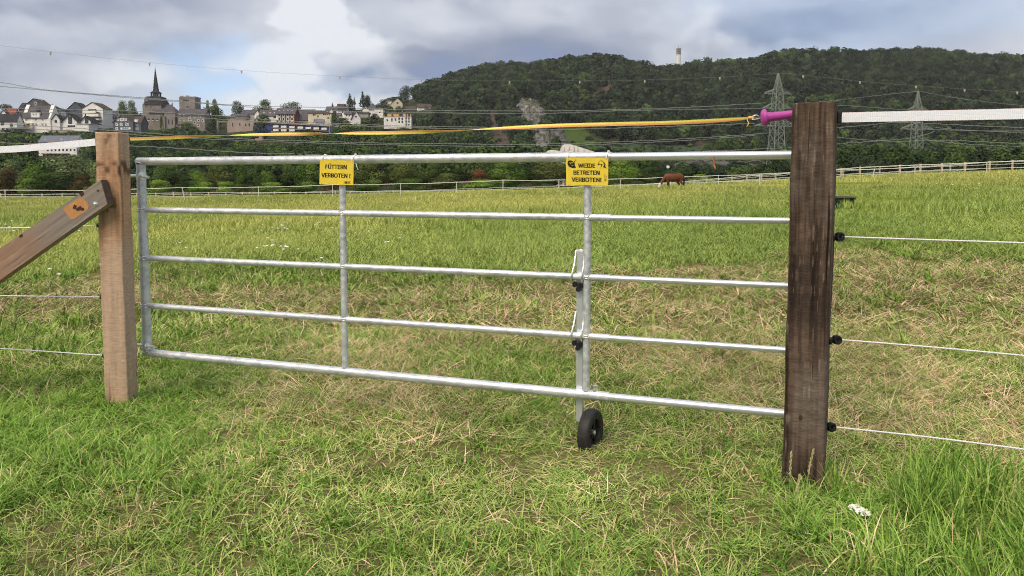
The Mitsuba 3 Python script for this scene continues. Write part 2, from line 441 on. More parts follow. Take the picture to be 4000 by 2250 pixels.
# ------------------------------------------------------------------ the lie of the land
# heights along rays from the gate: for each bearing (as in the photograph) the line of sight on which the ground lies at each distance
KX = np.array([-3000, -600, 0, 700, 1000, 1300, 1600, 1850, 2100, 2370, 2550, 2700, 2880, 3040, 3300, 3600, 4000, 4600, 7000.])
KY = np.array([80, 130, 170, 250, 350, 450, 550, 620, 700, 850, 1000, 1400.])
TAB = np.array([
    [800, 784, 765, 700, 660, 620, 580, 560, 550, 540, 540, 620],
    [800, 781, 760, 700, 660, 610, 545, 505, 470, 460, 480, 580],
    [794, 779, 758, 705, 662, 600, 535, 502, 462, 452, 480, 580],
    [789, 777, 755, 705, 660, 594, 532, 500, 466, 452, 480, 580],
    [781, 772, 752, 702, 655, 592, 532, 498, 470, 452, 480, 580],
    [774, 766, 750, 700, 652, 590, 532, 492, 458, 448, 465, 560],
    [773, 760, 745, 698, 652, 594, 540, 492, 448, 400, 395, 500],
    [766, 754, 740, 696, 652, 600, 545, 480, 410, 318, 302, 400],
    [757, 747, 734, 692, 652, 605, 550, 470, 390, 288, 280, 380],
    [748, 739, 726, 690, 652, 610, 560, 470, 380, 260, 250, 360],
    [742, 733, 722, 688, 653, 615, 562, 472, 388, 303, 296, 375],
    [737, 728, 718, 686, 655, 620, 565, 475, 392, 298, 291, 375],
    [733, 720, 711, 684, 658, 626, 568, 478, 388, 284, 276, 365],
    [729, 712, 705, 682, 660, 630, 570, 480, 378, 248, 238, 345],
    [712, 700, 692, 678, 660, 630, 570, 480, 375, 250, 240, 340],
    [694, 684, 678, 672, 660, 630, 570, 475, 370, 250, 236, 330],
    [682, 672, 668, 664, 655, 625, 570, 480, 390, 275, 266, 350],
    [664, 656, 654, 652, 648, 620, 575, 500, 420, 320, 310, 400],
    [640, 640, 640, 640, 630, 600, 570, 520, 480, 420, 420, 480.]])
ZT = np.array([[W(x, TAB[i, j], KY[j])[2] for j in range(len(KY))] for i, x in enumerate(KX)])
KYY = np.concatenate([[0, 6], KY])
ZT = np.hstack([np.zeros((len(KX), 2)), ZT])
_land = RegularGridInterpolator(((KX - CX) / FOC, KYY), ZT, bounds_error=False, fill_value=None)


def land(x, y):
    x, y = np.asarray(x, float), np.asarray(y, float)
    yy = np.clip(y, 0, 1400)
    u = np.clip(x / np.maximum(yy, 6.0), -1.66, 1.66)
    z = _land(np.stack([u, yy], -1))
    return z + 0.03 * (meshkit.noise(np.stack([x * 0.9, y * 0.9, x * 0], -1), 3) - 0.5) + np.where(y > 200, 5.0 * (meshkit.fbm(np.stack([x / 60, y / 60, x * 0], -1), 3, 8) - 0.5) * np.clip((y - 200) / 300, 0, 1), 0)


def land_at(px, Y):
    x = (px - CX) / FOC * Y
    return np.array([x, Y, float(np.ravel(land(x, Y))[0])])


def grid_mesh(xs, ys, z):
    n, m = len(xs), len(xs[0])
    v = np.stack([xs, ys, z], -1).reshape(-1, 3)
    i, j = np.meshgrid(np.arange(n - 1), np.arange(m - 1), indexing='ij')
    a = i * m + j
    return trimesh.Trimesh(v, np.vstack([np.stack([a, a + 1, a + m + 1], -1).reshape(-1, 3), np.stack([a, a + m + 1, a + m], -1).reshape(-1, 3)]), process=False)


yy = np.concatenate([np.linspace(-60, 0, 13), np.linspace(0.25, 20, 80), np.linspace(21, 150, 110)])
uu = np.concatenate([np.linspace(-1.7, 1.7, 241)])
gx, gy = np.meshgrid(uu, yy, indexing='xy')
gX = gx * np.maximum(gy, 25.0)
struct('field', grid_mesh(gX, gy, land(gX, gy)), 'turf', True, 'mown green pasture with straw litter behind and before the gate', 'pasture')
yy = np.concatenate([np.linspace(145, 700, 90), np.linspace(712, 1400, 60)])
gx, gy = np.meshgrid(np.linspace(-1.66, 1.66, 261), yy, indexing='xy')
gX = gx * gy
struct('hill', grid_mesh(gX, gy, land(gX, gy) - 0.15), 'hill_soil', True, 'long wooded hill rising behind the pasture', 'hill')
g = trimesh.creation.box((9000, 9000, 1.0))
g.vertices += [0, 2000, -14.0]
struct('ground', g, 'turf', False, 'low ground reaching to the horizon around the pasture', 'ground')


# ------------------------------------------------------------------ the gate
G0 = np.array([-2.262, 4.700, 0.0])                     # hinge stile
G1 = np.array([1.262, 3.452, 0.0])                      # free end behind the dark post
GD = unit(G1 - G0)
GN = np.array([GD[1], -GD[0], 0.0])                     # towards the viewer
GL = np.linalg.norm(G1 - G0)
LEV = [0.277 + 0.2953 * k for k in range(5)]


def on_gate(px, py):
    o = np.array([0, 0, EYE])
    d = W(px, py, 1.0) - o
    t = np.dot(G0 - o, GN) / np.dot(d, GN)
    q = o + t * d
    return np.dot(q - G0, GD), q[2]


def gp(s, z, out=0.0):
    return G0 + GD * s + np.array([0, 0, z]) + GN * out


S1, S2 = on_gate(1343, 1085)[0], on_gate(2293, 1085)[0]
SE = on_gate(2384, 1085)[0]
gate = thing('pasture_gate', 'long galvanised five-bar tube gate between the two wooden posts', 'gate')
RO = [0.0235, 0.0172, 0.0172, 0.0172, 0.0235]
RI = [0.0192, 0.0145, 0.0145, 0.0145, 0.0192]
for k in range(5):
    z = LEV[k]
    r = RO[k]
    prof = [(0, 0), (0.0, r * 0.8), (0.006, r), (SE - 0.003, r), (SE, r - 0.002), (SE, RI[k] + 0.0005), (SE - 0.03, RI[k] + 0.0005)]
    a0 = -0.028 if k in (0, 4) else 0.012
    R_ = part(gate, 'rail', lathe([(q[0] + a0 * (q[0] < 0.5), q[1]) for q in prof], gp(0, z), GD, 28), 'galvanised', 40)
    part(gate, 'sliding_rail', lathe([(SE - 0.5, RI[k] - 0.001), (SE - 0.5, RI[k]), (GL + 0.05, RI[k]), (GL + 0.056, RI[k] - 0.002), (GL + 0.056, 0)], gp(0, z), GD, 24), 'galvanised_smooth', 40)
ztop, zbot = LEV[4] - RO[4] * 0.8, LEV[0] + RO[0] * 0.8
part(gate, 'stile', lathe([(zbot, 0.0275), (ztop, 0.0275)], gp(0, 0), (0, 0, 1), 28), 'galvanised', 40)
for s in (S1, S2):
    part(gate, 'stile', lathe([(zbot, 0.0178), (ztop, 0.0178)], gp(s, 0), (0, 0, 1), 24), 'galvanised', 40)
wl = []
for s in (0.0, S1, S2):                                   # weld beads round each joint
    for k in range(5):
        rs = 0.0275 if s == 0 else 0.0178
        for sg in (-1, 1):
            if (k == 0 and sg < 0) or (k == 4 and sg > 0):
                continue
            zz = LEV[k] + sg * RO[k] * 0.82
            ring = [gp(s, zz) + rs * 1.03 * (math.cos(a) * GD + math.sin(a) * GN) - np.array([0, 0, sg * RO[k] * 0.55 * math.sin(a) ** 2]) for a in np.linspace(0, 2 * PI, 17)]
            wl.append(tube(ring, 0.0034 + 0.0012 * rng.random(17), 6, False))
labels[part(gate, 'weld', cat(*wl), 'bright_zinc', True)] = {'kind': 'stuff'}
for zz, tilt in ((1.372, -0.01), (0.325, 0.0)):           # eye bolts of the hinges
    h = part(gate, 'hinge_bolt', cat(tube([gp(-0.16, zz, 0.02), gp(-0.02, zz, 0.01), gp(0.085, zz + tilt, 0.03)], 0.0085, 12)), 'bright_zinc', 40)
    part(h, 'nut', cat(lathe([(0.034, 0), (0.034, 0.017), (0.048, 0.017), (0.048, 0)], gp(0, zz, 0.02), unit(GD + 0.15 * GN), 6), lathe([(0.027, 0), (0.027, 0.023), (0.033, 0.023), (0.033, 0)], gp(0, zz, 0.02), unit(GD + 0.15 * GN), 20)), 'bright_zinc', False)
    part(h, 'collar', lathe([(-0.02, 0.0), (-0.02, 0.0295), (0.02, 0.0295), (0.02, 0.0)], gp(0, zz), (0, 0, 1), 24), 'galvanised', 40)
ss = on_gate(2325, 1525)[0]
part(gate, 'set_screw', cat(lathe([(0, 0), (0, 0.014), (0.012, 0.014), (0.012, 0.009), (0.026, 0.009), (0.026, 0)], gp(ss, LEV[0] + RO[0] * 0.9), (0, 0, 1), 6), lathe([(0.018, 0), (0.018, 0.0135), (0.03, 0.0135), (0.03, 0)], gp(ss, LEV[0] + RO[0] * 0.9), (0, 0, 1), 6)), 'bright_zinc', False)
# wheel and its strut, clamped behind the bars
WS = on_gate(2258, 1400)[0]
BK = -0.042
strut = part(gate, 'wheel_strut', cat(box(gp(WS, 0.55, BK), [0.035, 0.035, 1.0], np.stack([GD, GN, [0, 0, 1]], 1), 0.003)), 'galvanised_smooth')
scene[strut] = shape(box(gp(WS, (0.995 + 0.125) / 2, BK), [0.035, 0.035, 0.995 - 0.125], np.stack([GD, GN, [0, 0, 1]], 1), 0.003), 'galvanised_smooth')
for k in (2, 1):
    z = LEV[k]
    r = 0.0052
    zt = z + (0.128 if k == 2 else 0.115)
    pts = []
    for sg in (-1, 1):
        leg = [gp(WS + sg * 0.020, zt, BK - 0.02), gp(WS + sg * 0.021, zt - 0.002, BK + 0.015), gp(WS + sg * 0.024, z + 0.055, -0.004), gp(WS + sg * 0.026 - 0.004, z + 0.012, 0.0215), gp(WS + sg * 0.026 - 0.006, z - 0.016, 0.017), gp(WS + sg * 0.024 - 0.006, z - 0.035, -0.005)]
        pts.append(leg)
    path = pts[0][::-1] + pts[1]
    part(strut, 'clamp_wire', tube(path, r, 8), 'bright_zinc', True)
    bb = []
    for q in range(3):
        bb.append(box(gp(WS + (-0.022, 0.0, 0.021)[q], z - 0.04 - 0.012 * (q == 1), BK + 0.028), [0.02, 0.038, 0.026 + 0.016 * (q == 1)], np.stack([GD, GN, [0, 0, 1]], 1) @ Rotation.from_euler('y', (-20, 0, 25)[q], degrees=True).as_matrix(), 0.004))
    bb.append(lathe([(0, 0), (0, 0.013), (0.022, 0.013), (0.022, 0)], gp(WS, z - 0.062, BK + 0.03), GN, 8))
    part(strut, 'clamp_block', cat(*bb), 'black_plastic')
WC = gp(WS + 0.084, 0.0, BK)
o_ = W(2324, 1690, 1.0) - np.array([0, 0, EYE])
t_ = np.dot(WC - np.array([0, 0, EYE]), GN) / np.dot(o_, GN)
WC = np.array([0, 0, EYE]) + t_ * o_
AX = unit(GD + 0.13 * GN)
WC = WC - AX * 0.012
wheel = part(gate, 'wheel', lathe([(-0.024, 0.018), (-0.024, 0.062), (-0.012, 0.066), (0.006, 0.064), (0.010, 0.058), (0.006, 0.02), (0.008, 0.016)], WC - AX * 0.012, AX, 40), 'black_plastic', 40)
tw, tr = 0.032, 0.116
prof = [(-tw, 0.064), (-tw, 0.101), (-tw + 0.004, 0.110), (-tw + 0.012, 0.115), (0, tr + 0.001), (tw - 0.012, 0.115), (tw - 0.004, 0.110), (tw, 0.101), (tw - 0.002, 0.080), (tw - 0.006, 0.068), (tw - 0.02, 0.064), (-tw, 0.064)]
part(wheel, 'tyre', lathe(prof, WC - AX * 0.012, AX, 56), 'black_rubber', 45)
sp = []
for k in range(5):
    a = k * 2 * PI / 5 + 0.5
    A, B, _ = frame_of(AX)
    dd = math.cos(a) * A + math.sin(a) * B
    sp.append(bar(WC + dd * 0.014, WC + dd * 0.064 - AX * 0.004, 0.011, 0.014, AX))
part(wheel, 'spoke', cat(*sp), 'black_plastic')
part(wheel, 'axle_bolt', cat(lathe([(-0.075, 0), (-0.075, 0.006), (0.016, 0.006), (0.016, 0)], WC, AX, 12), lathe([(0.0, 0), (0.0, 0.014), (0.012, 0.014), (0.012, 0)], WC, AX, 6), lathe([(-0.002, 0), (-0.002, 0.018), (0.001, 0.018), (0.001, 0)], WC, AX, 20)), 'bright_zinc', False)

# ------------------------------------------------------------------ the two wooden posts and the brace


def hewn(w, d, h, seed, bev=0.006, lean=(0, 0), top_slope=0.0):
    """A sawn post: corners eased, faces a little uneven; stands with its front face centre at the origin."""
    m = box([0, d / 2, h / 2 - 0.2], [w, d, h + 0.4], None, bev)
    m = m.subdivide_to_size(0.09)
    v = m.vertices
    nz = meshkit.fbm(np.stack([v[:, 0] * 6, v[:, 1] * 6, v[:, 2] * 3.0], 1), 3, seed) - 0.5
    n = np.stack([np.sign(v[:, 0]) * (np.abs(v[:, 0]) > w * 0.45), np.sign(v[:, 1] - d / 2) * (np.abs(v[:, 1] - d / 2) > d * 0.45), v[:, 2] * 0], 1)
    v = v + n * nz[:, None] * 0.012
    v[:, 2] += np.where(v[:, 2] > h - 0.02, top_slope * v[:, 0], 0)
    v[:, 0] += lean[0] * v[:, 2]
    v[:, 1] += lean[1] * v[:, 2]
    m.vertices = v
    return m


LP = np.array([(W(424, 1590, 4.476)[0] + W(500, 1590, 4.476)[0]) / 2 - 0.006, 4.47, 0.0])
ltop = W(430, 516, 4.47)[2]
left_post = single('timber_post', move(hewn(0.134, 0.135, ltop, 3, 0.004, (0.001, 0.0)), Rz(0.02), LP + [0, 0, 0]), 'new_timber', 'light brown square timber post at the hinge end of the gate', 'post', False)
# dark post, turned so that its right side shows
RP = W(3105, 1905, 3.24)
RP += [0.030, 0.0, 0]
RP[2] = 0
rtop = W(3180, 402, 3.27)[2]
yaw = -0.47
right_post = single('dark_timber_post', move(hewn(0.166, 0.166, rtop, 5, 0.004, (0.002, 0.0)), Rz(yaw), RP), 'old_timber', 'dark weathered square timber post at the free end of the gate', 'post', False)

# brace: a sawn board leaning on the front of the light post
YB = 4.385
bp = [(392, 702), (419, 797), (-420, 1392), (-420, 1256)]
P3 = [W(x, y, YB) for x, y in bp]
m = prism([(q[0], q[2]) for q in P3], 0.075)
m.vertices += [0, YB, 0]
brace = single('timber_brace', m, 'grey_timber', 'greyish slanting timber brace bolted to the light brown post', 'brace')
bd = unit(P3[3] - P3[0])
bu = np.array([-bd[2], 0, bd[0]]) * (1 if bd[0] > 0 else -1)
e = prism([(q[0], q[2]) for q in (P3[0] + [0.0025, 0, -0.001], P3[1] + [0.0025, 0, 0.001], P3[1] + [-0.003, 0, 0.003], P3[0] + [-0.003, 0, -0.003])], 0.071)
e.vertices += [0, YB + 0.002, 0]
part(brace, 'end_face', e, 'end_grain', label='dark sawn upper end of the brace')


def blob(c, ru, rv, th, ang, seed, n=18, rough=0.25, sq=0.6):
    q = []
    for k in range(n):
        a = k * 2 * PI / n
        r = 1 + rough * (meshkit.noise(np.array([[math.cos(a) * 1.6 + seed, math.sin(a) * 1.6, 0.5]]), seed)[0] - 0.5) * 2
        x, z = ru * r * math.copysign(abs(math.cos(a)) ** sq, math.cos(a)), rv * r * math.copysign(abs(math.sin(a)) ** sq, math.sin(a))
        q.append((x * math.cos(ang) - z * math.sin(ang), x * math.sin(ang) + z * math.cos(ang)))
    b = prism(q, th)
    b.vertices += np.asarray(c)
    return b


ang = math.atan2(-bd[2], -bd[0])
part(brace, 'bare_patch', blob(W(299, 814, YB) - [0, 0.0015, 0], 0.066, 0.042, 0.004, ang, 3, 28, 0.12, 0.3), 'orange_timber', label='bare orange wood patch round a knot')
part(brace, 'knot', cat(blob(W(308, 815, YB) - [0, 0.003, 0], 0.017, 0.010, 0.004, 0.5, 5, rough=0.5), blob(W(293, 809, YB) - [0, 0.0032, 0], 0.012, 0.008, 0.004, 1.2, 8, rough=0.5), blob(W(322, 817, YB) - [0, 0.003, 0], 0.010, 0.008, 0.004, 0.2, 12, rough=0.5)), 'dark_knot')
part(brace, 'knot', blob(W(383, 745, YB) - [0, 0.001, 0], 0.008, 0.005, 0.003, 0.2, 15, rough=0.5), 'dark_knot')
part(brace, 'knot', blob(W(321, 758, YB) - [0, 0.001, 0], 0.014, 0.012, 0.004, ang, 17, rough=0.4), 'dark_knot')
part(brace, 'knot', blob(W(82, 922, YB) - [0, 0.001, 0], 0.012, 0.008, 0.004, ang, 19, rough=0.5), 'dark_knot')
bc = W(373, 797, YB)
part(brace, 'bolt', cat(lathe([(0, 0.006), (0, 0.0135), (0.002, 0.0135), (0.003, 0.006)], bc, (0, -1, 0), 24), lathe([(0, 0), (0.004, 0.007), (0.008, 0.006), (0.009, 0)], bc, (0, -1, 0), 6)), 'bright_zinc', 30)
part(right_post, 'knot', blob(RP + Rz(yaw) @ np.array([-0.012, -0.001, 0.0]) + [0, 0, W(3115, 1636, 3.23)[2]], 0.008, 0.011, 0.003, 0, 4, rough=0.3), 'dark_knot')
# dark open shakes in the face of the dark post
ck = []
for x0, z0, z1 in ((-0.012, rtop - 0.02, rtop - 0.31), (-0.016, rtop - 0.30, rtop - 0.43), (-0.045, rtop - 0.36, rtop - 0.50), (0.025, rtop - 0.50, rtop - 0.68), (0.01, 1.0, 0.83), (-0.03, 0.72, 0.6), (0.03, 0.62, 0.5), (0.045, 0.9, 0.8)):
    zs = np.linspace(z0, z1, 9)
    w0 = 0.0022 * np.sin(np.linspace(0.25, PI - 0.05, 9))
    xs = x0 + 0.004 * (meshkit.noise(np.stack([zs * 9, zs * 0 + x0 * 50, zs * 0], 1), 2) - 0.5) * 2 - 0.035 * (z0 - zs) * 0.3
    q = [(x - w, z) for x, z, w in zip(xs, zs, w0)] + [(x + w, z) for x, z, w in zip(xs[::-1], zs[::-1], w0[::-1])]
    c = prism(q, 0.006)
    ln = 0.002 * c.vertices[:, 2]
    c.vertices[:, 0] += ln
    c.vertices[:, 1] -= 0.0028
    part(right_post, 'crack', move(c, Rz(yaw), RP), 'dark_knot')

# pale stake peeping out behind the dark post
st = [W(3226, 1500, 3.52), W(3243, 1100, 3.52), W(3254, 760, 3.52), W(3252, 690, 3.53), W(3246, 666, 3.56)]
st[0][2] = -0.2
single('steel_stake', tube(st, 0.0085, 10), 'pale_steel', 'thin pale metal stake standing close behind the dark post', 'stake', True)

# ------------------------------------------------------------------ ropes, tapes, insulators


def ribbon(pts, widths, norm_angles, th=0.0012, base_up=(0, 0, 1)):
    """A woven band along pts, width vector turned by norm_angles about the run; returns mesh and uv."""
    p = np.asarray(pts, float)
    n = len(p)
    t = np.gradient(p, axis=0)
    t /= np.linalg.norm(t, axis=1, keepdims=True)
    V, UV, F = [], [], []
    L = np.concatenate([[0], np.cumsum(np.linalg.norm(np.diff(p, axis=0), axis=1))])
    for k in range(n):
        u = unit(np.asarray(base_up) - t[k] * np.dot(base_up, t[k]))
        s = np.cross(t[k], u)
        a = norm_angles[k]
        w = math.cos(a) * u + math.sin(a) * s
        nn = np.cross(t[k], w)
        for e, o in ((-1, -1), (1, -1), (1, 1), (-1, 1)):
            V.append(p[k] + w * e * widths[k] / 2 + nn * o * th / 2)
            UV.append((L[k], 0.5 + 0.5 * e))
    for k in range(n - 1):
        for e in range(4):
            a, b = k * 4 + e, k * 4 + (e + 1) % 4
            F += [[a, b, b + 4], [a, b + 4, a + 4]]
    F += [[0, 2, 1], [0, 3, 2], [4 * n - 4, 4 * n - 3, 4 * n - 2], [4 * n - 4, 4 * n - 2, 4 * n - 1]]
    m = trimesh.Trimesh(np.array(V), np.array(F), process=False)
    return m, np.array(UV)


def spline(pts, n):
    from scipy.interpolate import PchipInterpolator
    p = np.asarray(pts, float)
    s = np.linspace(0, 1, len(p))
    return np.stack([PchipInterpolator(s, p[:, k])(np.linspace(0, 1, n)) for k in range(3)], 1)


def tape(name, label, pts, width, matk, angles=None, n=60, cat_='fence tape'):
    q = spline(pts, n)
    a = np.zeros(n) if angles is None else np.interp(np.linspace(0, 1, n), np.linspace(0, 1, len(angles)), angles)
    w = np.full(n, width) if np.isscalar(width) else np.interp(np.linspace(0, 1, n), np.linspace(0, 1, len(width)), width)
    m, uv = ribbon(q, w, a)
    return single(name, m, matk, label, cat_, uv=uv)


tape('electric_tape', 'broad white woven electric tape running right from the dark post', [W(3279, 459, 3.30), W(3620, 452, 3.18), W(4000, 444, 3.05), W(4700, 424, 2.80)], 0.042, 'white_tape')
tape('electric_tape', 'broad white woven electric tape running left from the light brown post', [W(372, 555, 4.56), W(180, 572, 4.75), W(0, 584, 4.95), W(-500, 585, 5.6)], 0.042, 'white_tape')
gt = [(508, 543, 4.5), (700, 537, 4.42), (850, 530, 4.35), (1010, 526, 4.28), (1150, 524, 4.2), (1283, 522, 4.13), (1390, 520, 4.06), (1490, 519, 4.0), (1640, 516, 3.92), (1807, 509, 3.83), (2014, 498, 3.75), (2221, 489, 3.68), (2420, 484, 3.61), (2600, 480, 3.55), (2760, 473, 3.5), (2880, 465, 3.46), (2932, 461, 3.44)]
tape('twisted_tape', 'yellow and orange twisted electric tape stretched above the gate', [W(*q) for q in gt], [0.0175] * 15 + [0.014, 0.006], 'yellow_orange_tape',
     angles=[PI + 0.2, PI + 0.4, PI + 1.25, 2 * PI - 0.35, 2 * PI - 0.15, 2 * PI + 1.45, 3 * PI - 0.5, 3 * PI - 0.2, 3 * PI + 0.4, 3 * PI + 1.5, 4 * PI - 0.45, 4 * PI - 0.2, 4 * PI, 4 * PI + 0.15, 4 * PI + 0.2, 4 * PI + 0.3, 4 * PI + 0.3], n=240)


def cord(label, pts, r, group=None):
    q = spline(pts, 40)
    m = tube(q, r, 8, False)
    L = np.concatenate([[0], np.cumsum(np.linalg.norm(np.diff(q, axis=0), axis=1))])
    uv = np.stack([np.repeat(L, 8), np.tile(np.arange(8) / 8.0, 40)], 1)
    return single('electric_rope', m, 'white_cord', label, 'cord', True, group, uv)


cord('white fence cord from the topmost round insulator on the dark post', [W(3288, 925, 3.31), W(3640, 937, 3.15), W(4000, 949, 2.99), W(4700, 975, 2.72)], 0.0032)
cord('white fence cord from the middle round insulator on the dark post', [W(3280, 1327, 3.31), W(3640, 1356, 3.15), W(4000, 1389, 2.99), W(4700, 1455, 2.72)], 0.0032)
cord('white fence cord from the lowest round insulator on the dark post', [W(3257, 1668, 3.30), W(3640, 1709, 3.12), W(4000, 1755, 2.96), W(4700, 1850, 2.70)], 0.0034)
cord('white fence cord on the left passing behind the slanting brace', [W(382, 880, 4.56), W(180, 888, 4.66), W(0, 891, 4.78), W(-500, 900, 5.1)], 0.0032)
cord('white fence cord on the left just below the slanting brace', [W(394, 1160, 4.56), W(200, 1158, 4.66), W(0, 1155, 4.78), W(-500, 1150, 5.1)], 0.0032)
cord('white fence cord lowest of the three on the left', [W(404, 1388, 4.56), W(200, 1374, 4.66), W(0, 1361, 4.78), W(-500, 1335, 5.1)], 0.0034)


def ring_insulator(c, label, flip=1, face=None):
    t = thing('round_insulator', label, 'insulator')
    ax = unit(face if face is not None else [0.25, -1, 0.05])
    c = np.asarray(c, float)
    part(t, 'ring', lathe([(-0.012, 0.006), (-0.012, 0.019), (-0.006, 0.021), (0.006, 0.021), (0.012, 0.019), (0.012, 0.013), (0.006, 0.010), (0.006, 0.006), (-0.012, 0.006)], c, ax, 28), 'black_plastic', 40)
    side = np.array([-1.0 * flip, 0.12, 0.0])
    part(t, 'shank', cat(lathe([(0.015, 0), (0.015, 0.009), (0.034, 0.012), (0.036, 0.016), (0.041, 0.016), (0.042, 0.005), (0.07, 0.004), (0.07, 0)], c, side, 14), box(c + side * 0.026 + [0, -0.003, -0.013], [0.012, 0.014, 0.016], None, 0.003)), 'black_plastic', 40)
    return t


ring_insulator(W(3279, 925, 3.31), 'black round insulator highest of three on the dark post')
ring_insulator(W(3268, 1327, 3.31), 'black round insulator in the middle of three on the dark post')
ring_insulator(W(3247, 1668, 3.30), 'black round insulator lowest of three on the dark post')
for y, l in ((880, 'black insulator on the light post under the brace end'), (1160, 'black insulator on the left side of the light post below the brace'), (1389, 'black insulator lowest on the left side of the light post')):
    xx = {880: 386, 1160: 399, 1389: 407}[y]
    t = thing('side_insulator', l, 'insulator')
    c = W(xx, y, 4.56)
    part(t, 'head', lathe([(-0.004, 0), (-0.004, 0.011), (0.004, 0.0145), (0.016, 0.013), (0.02, 0)], c - [0.006, 0, 0], (1, 0, 0), 14), 'black_plastic', 40)
t = thing('tape_insulator', 'black tape clamp screwed to the right side of the dark post', 'insulator')
c = W(3256, 459, 3.33)
RR = Rz(yaw + PI / 2)
part(t, 'base_plate', box(c + Rz(yaw) @ np.array([0.0, 0, -0.01]), [0.014, 0.045, 0.108], Rz(yaw), 0.005), 'black_plastic')
part(t, 'clamp', cat(box(W(3275, 459, 3.31), [0.026, 0.03, 0.052], None, 0.005), box(W(3268, 436, 3.31), [0.05, 0.022, 0.010], None, 0.003)), 'black_plastic')

# purple gate handle on the tape
h0, h1 = W(2985, 460, 3.425), W(3125, 444, 3.40)
ha = unit(h1 - h0)
HL = np.linalg.norm(h1 - h0)
handle = thing('purple_handle', 'purple plastic electric gate handle hooked behind the dark post', 'handle')
part(handle, 'grip', lathe([(0.004, 0), (0.004, 0.023), (0.018, 0.0225), (0.03, 0.0205), (0.05, 0.0195), (0.062, 0.0205), (0.07, 0.0192), (0.09, 0.0185), (0.098, 0.0196), (0.106, 0.0183), (HL - 0.01, 0.0178), (HL, 0.016), (HL, 0)], h0, ha, 32), 'magenta_plastic', 40)
part(handle, 'flange', lathe([(-0.012, 0), (-0.014, 0.016), (-0.011, 0.030), (-0.004, 0.0365), (0.004, 0.0385), (0.009, 0.036), (0.008, 0.024), (0.016, 0.0225)], h0, ha, 36), 'magenta_plastic', 50)
lo = [W(2965 - 0, 452, 3.43), W(2950, 450, 3.43), W(2938, 456, 3.435), W(2936, 462, 3.435), W(2944, 467, 3.43), W(2960, 464, 3.43), W(2970, 461, 3.43)]
part(handle, 'wire_loop', tube(spline(lo, 24), 0.0024, 8), 'bright_zinc', True)
kn = trimesh.creation.icosphere(2, 0.009)
kn.vertices = kn.vertices * [1.7, 1, 0.9] * (1 + 0.3 * (meshkit.noise(kn.vertices * 200, 3)[:, None] - 0.5))
single('tape_knot', cat(move(kn.copy(), None, W(2934, 460, 3.438)), tube(spline([W(2920, 464, 3.44), W(2920, 472, 3.435), W(2925, 481, 3.43), W(2922, 487, 3.43), W(2917, 494, 3.43)], 14), 0.0022, 6)), 'yellow_orange_tape', 'yellow knot with a dangling end where the tape meets the purple handle', 'knot', True)

# short cords hanging from the top bar
s_, z_ = on_gate(2790, 640)
single('orange_cord', tube(spline([gp(s_ - 0.004, 1.458, 0.022), gp(s_ - 0.002, 1.435, 0.012), gp(s_, 1.415, 0.003), gp(s_ + 0.006, 1.399, 0.002)], 12), 0.0032, 6), 'orange_cord', 'short orange cord hanging under the top bar right of the signs', 'cord', True)

# ------------------------------------------------------------------ signs


def flat_shape(polys, to_world_fn, th):
    ms = []
    for q in polys:
        g_ = Polygon(q[0], q[1:]) if isinstance(q, tuple) else Polygon(q)
        m = trimesh.creation.extrude_polygon(g_.buffer(0), th, engine='earcut')
        ms.append(m)
    return to_world_fn(cat(*ms))


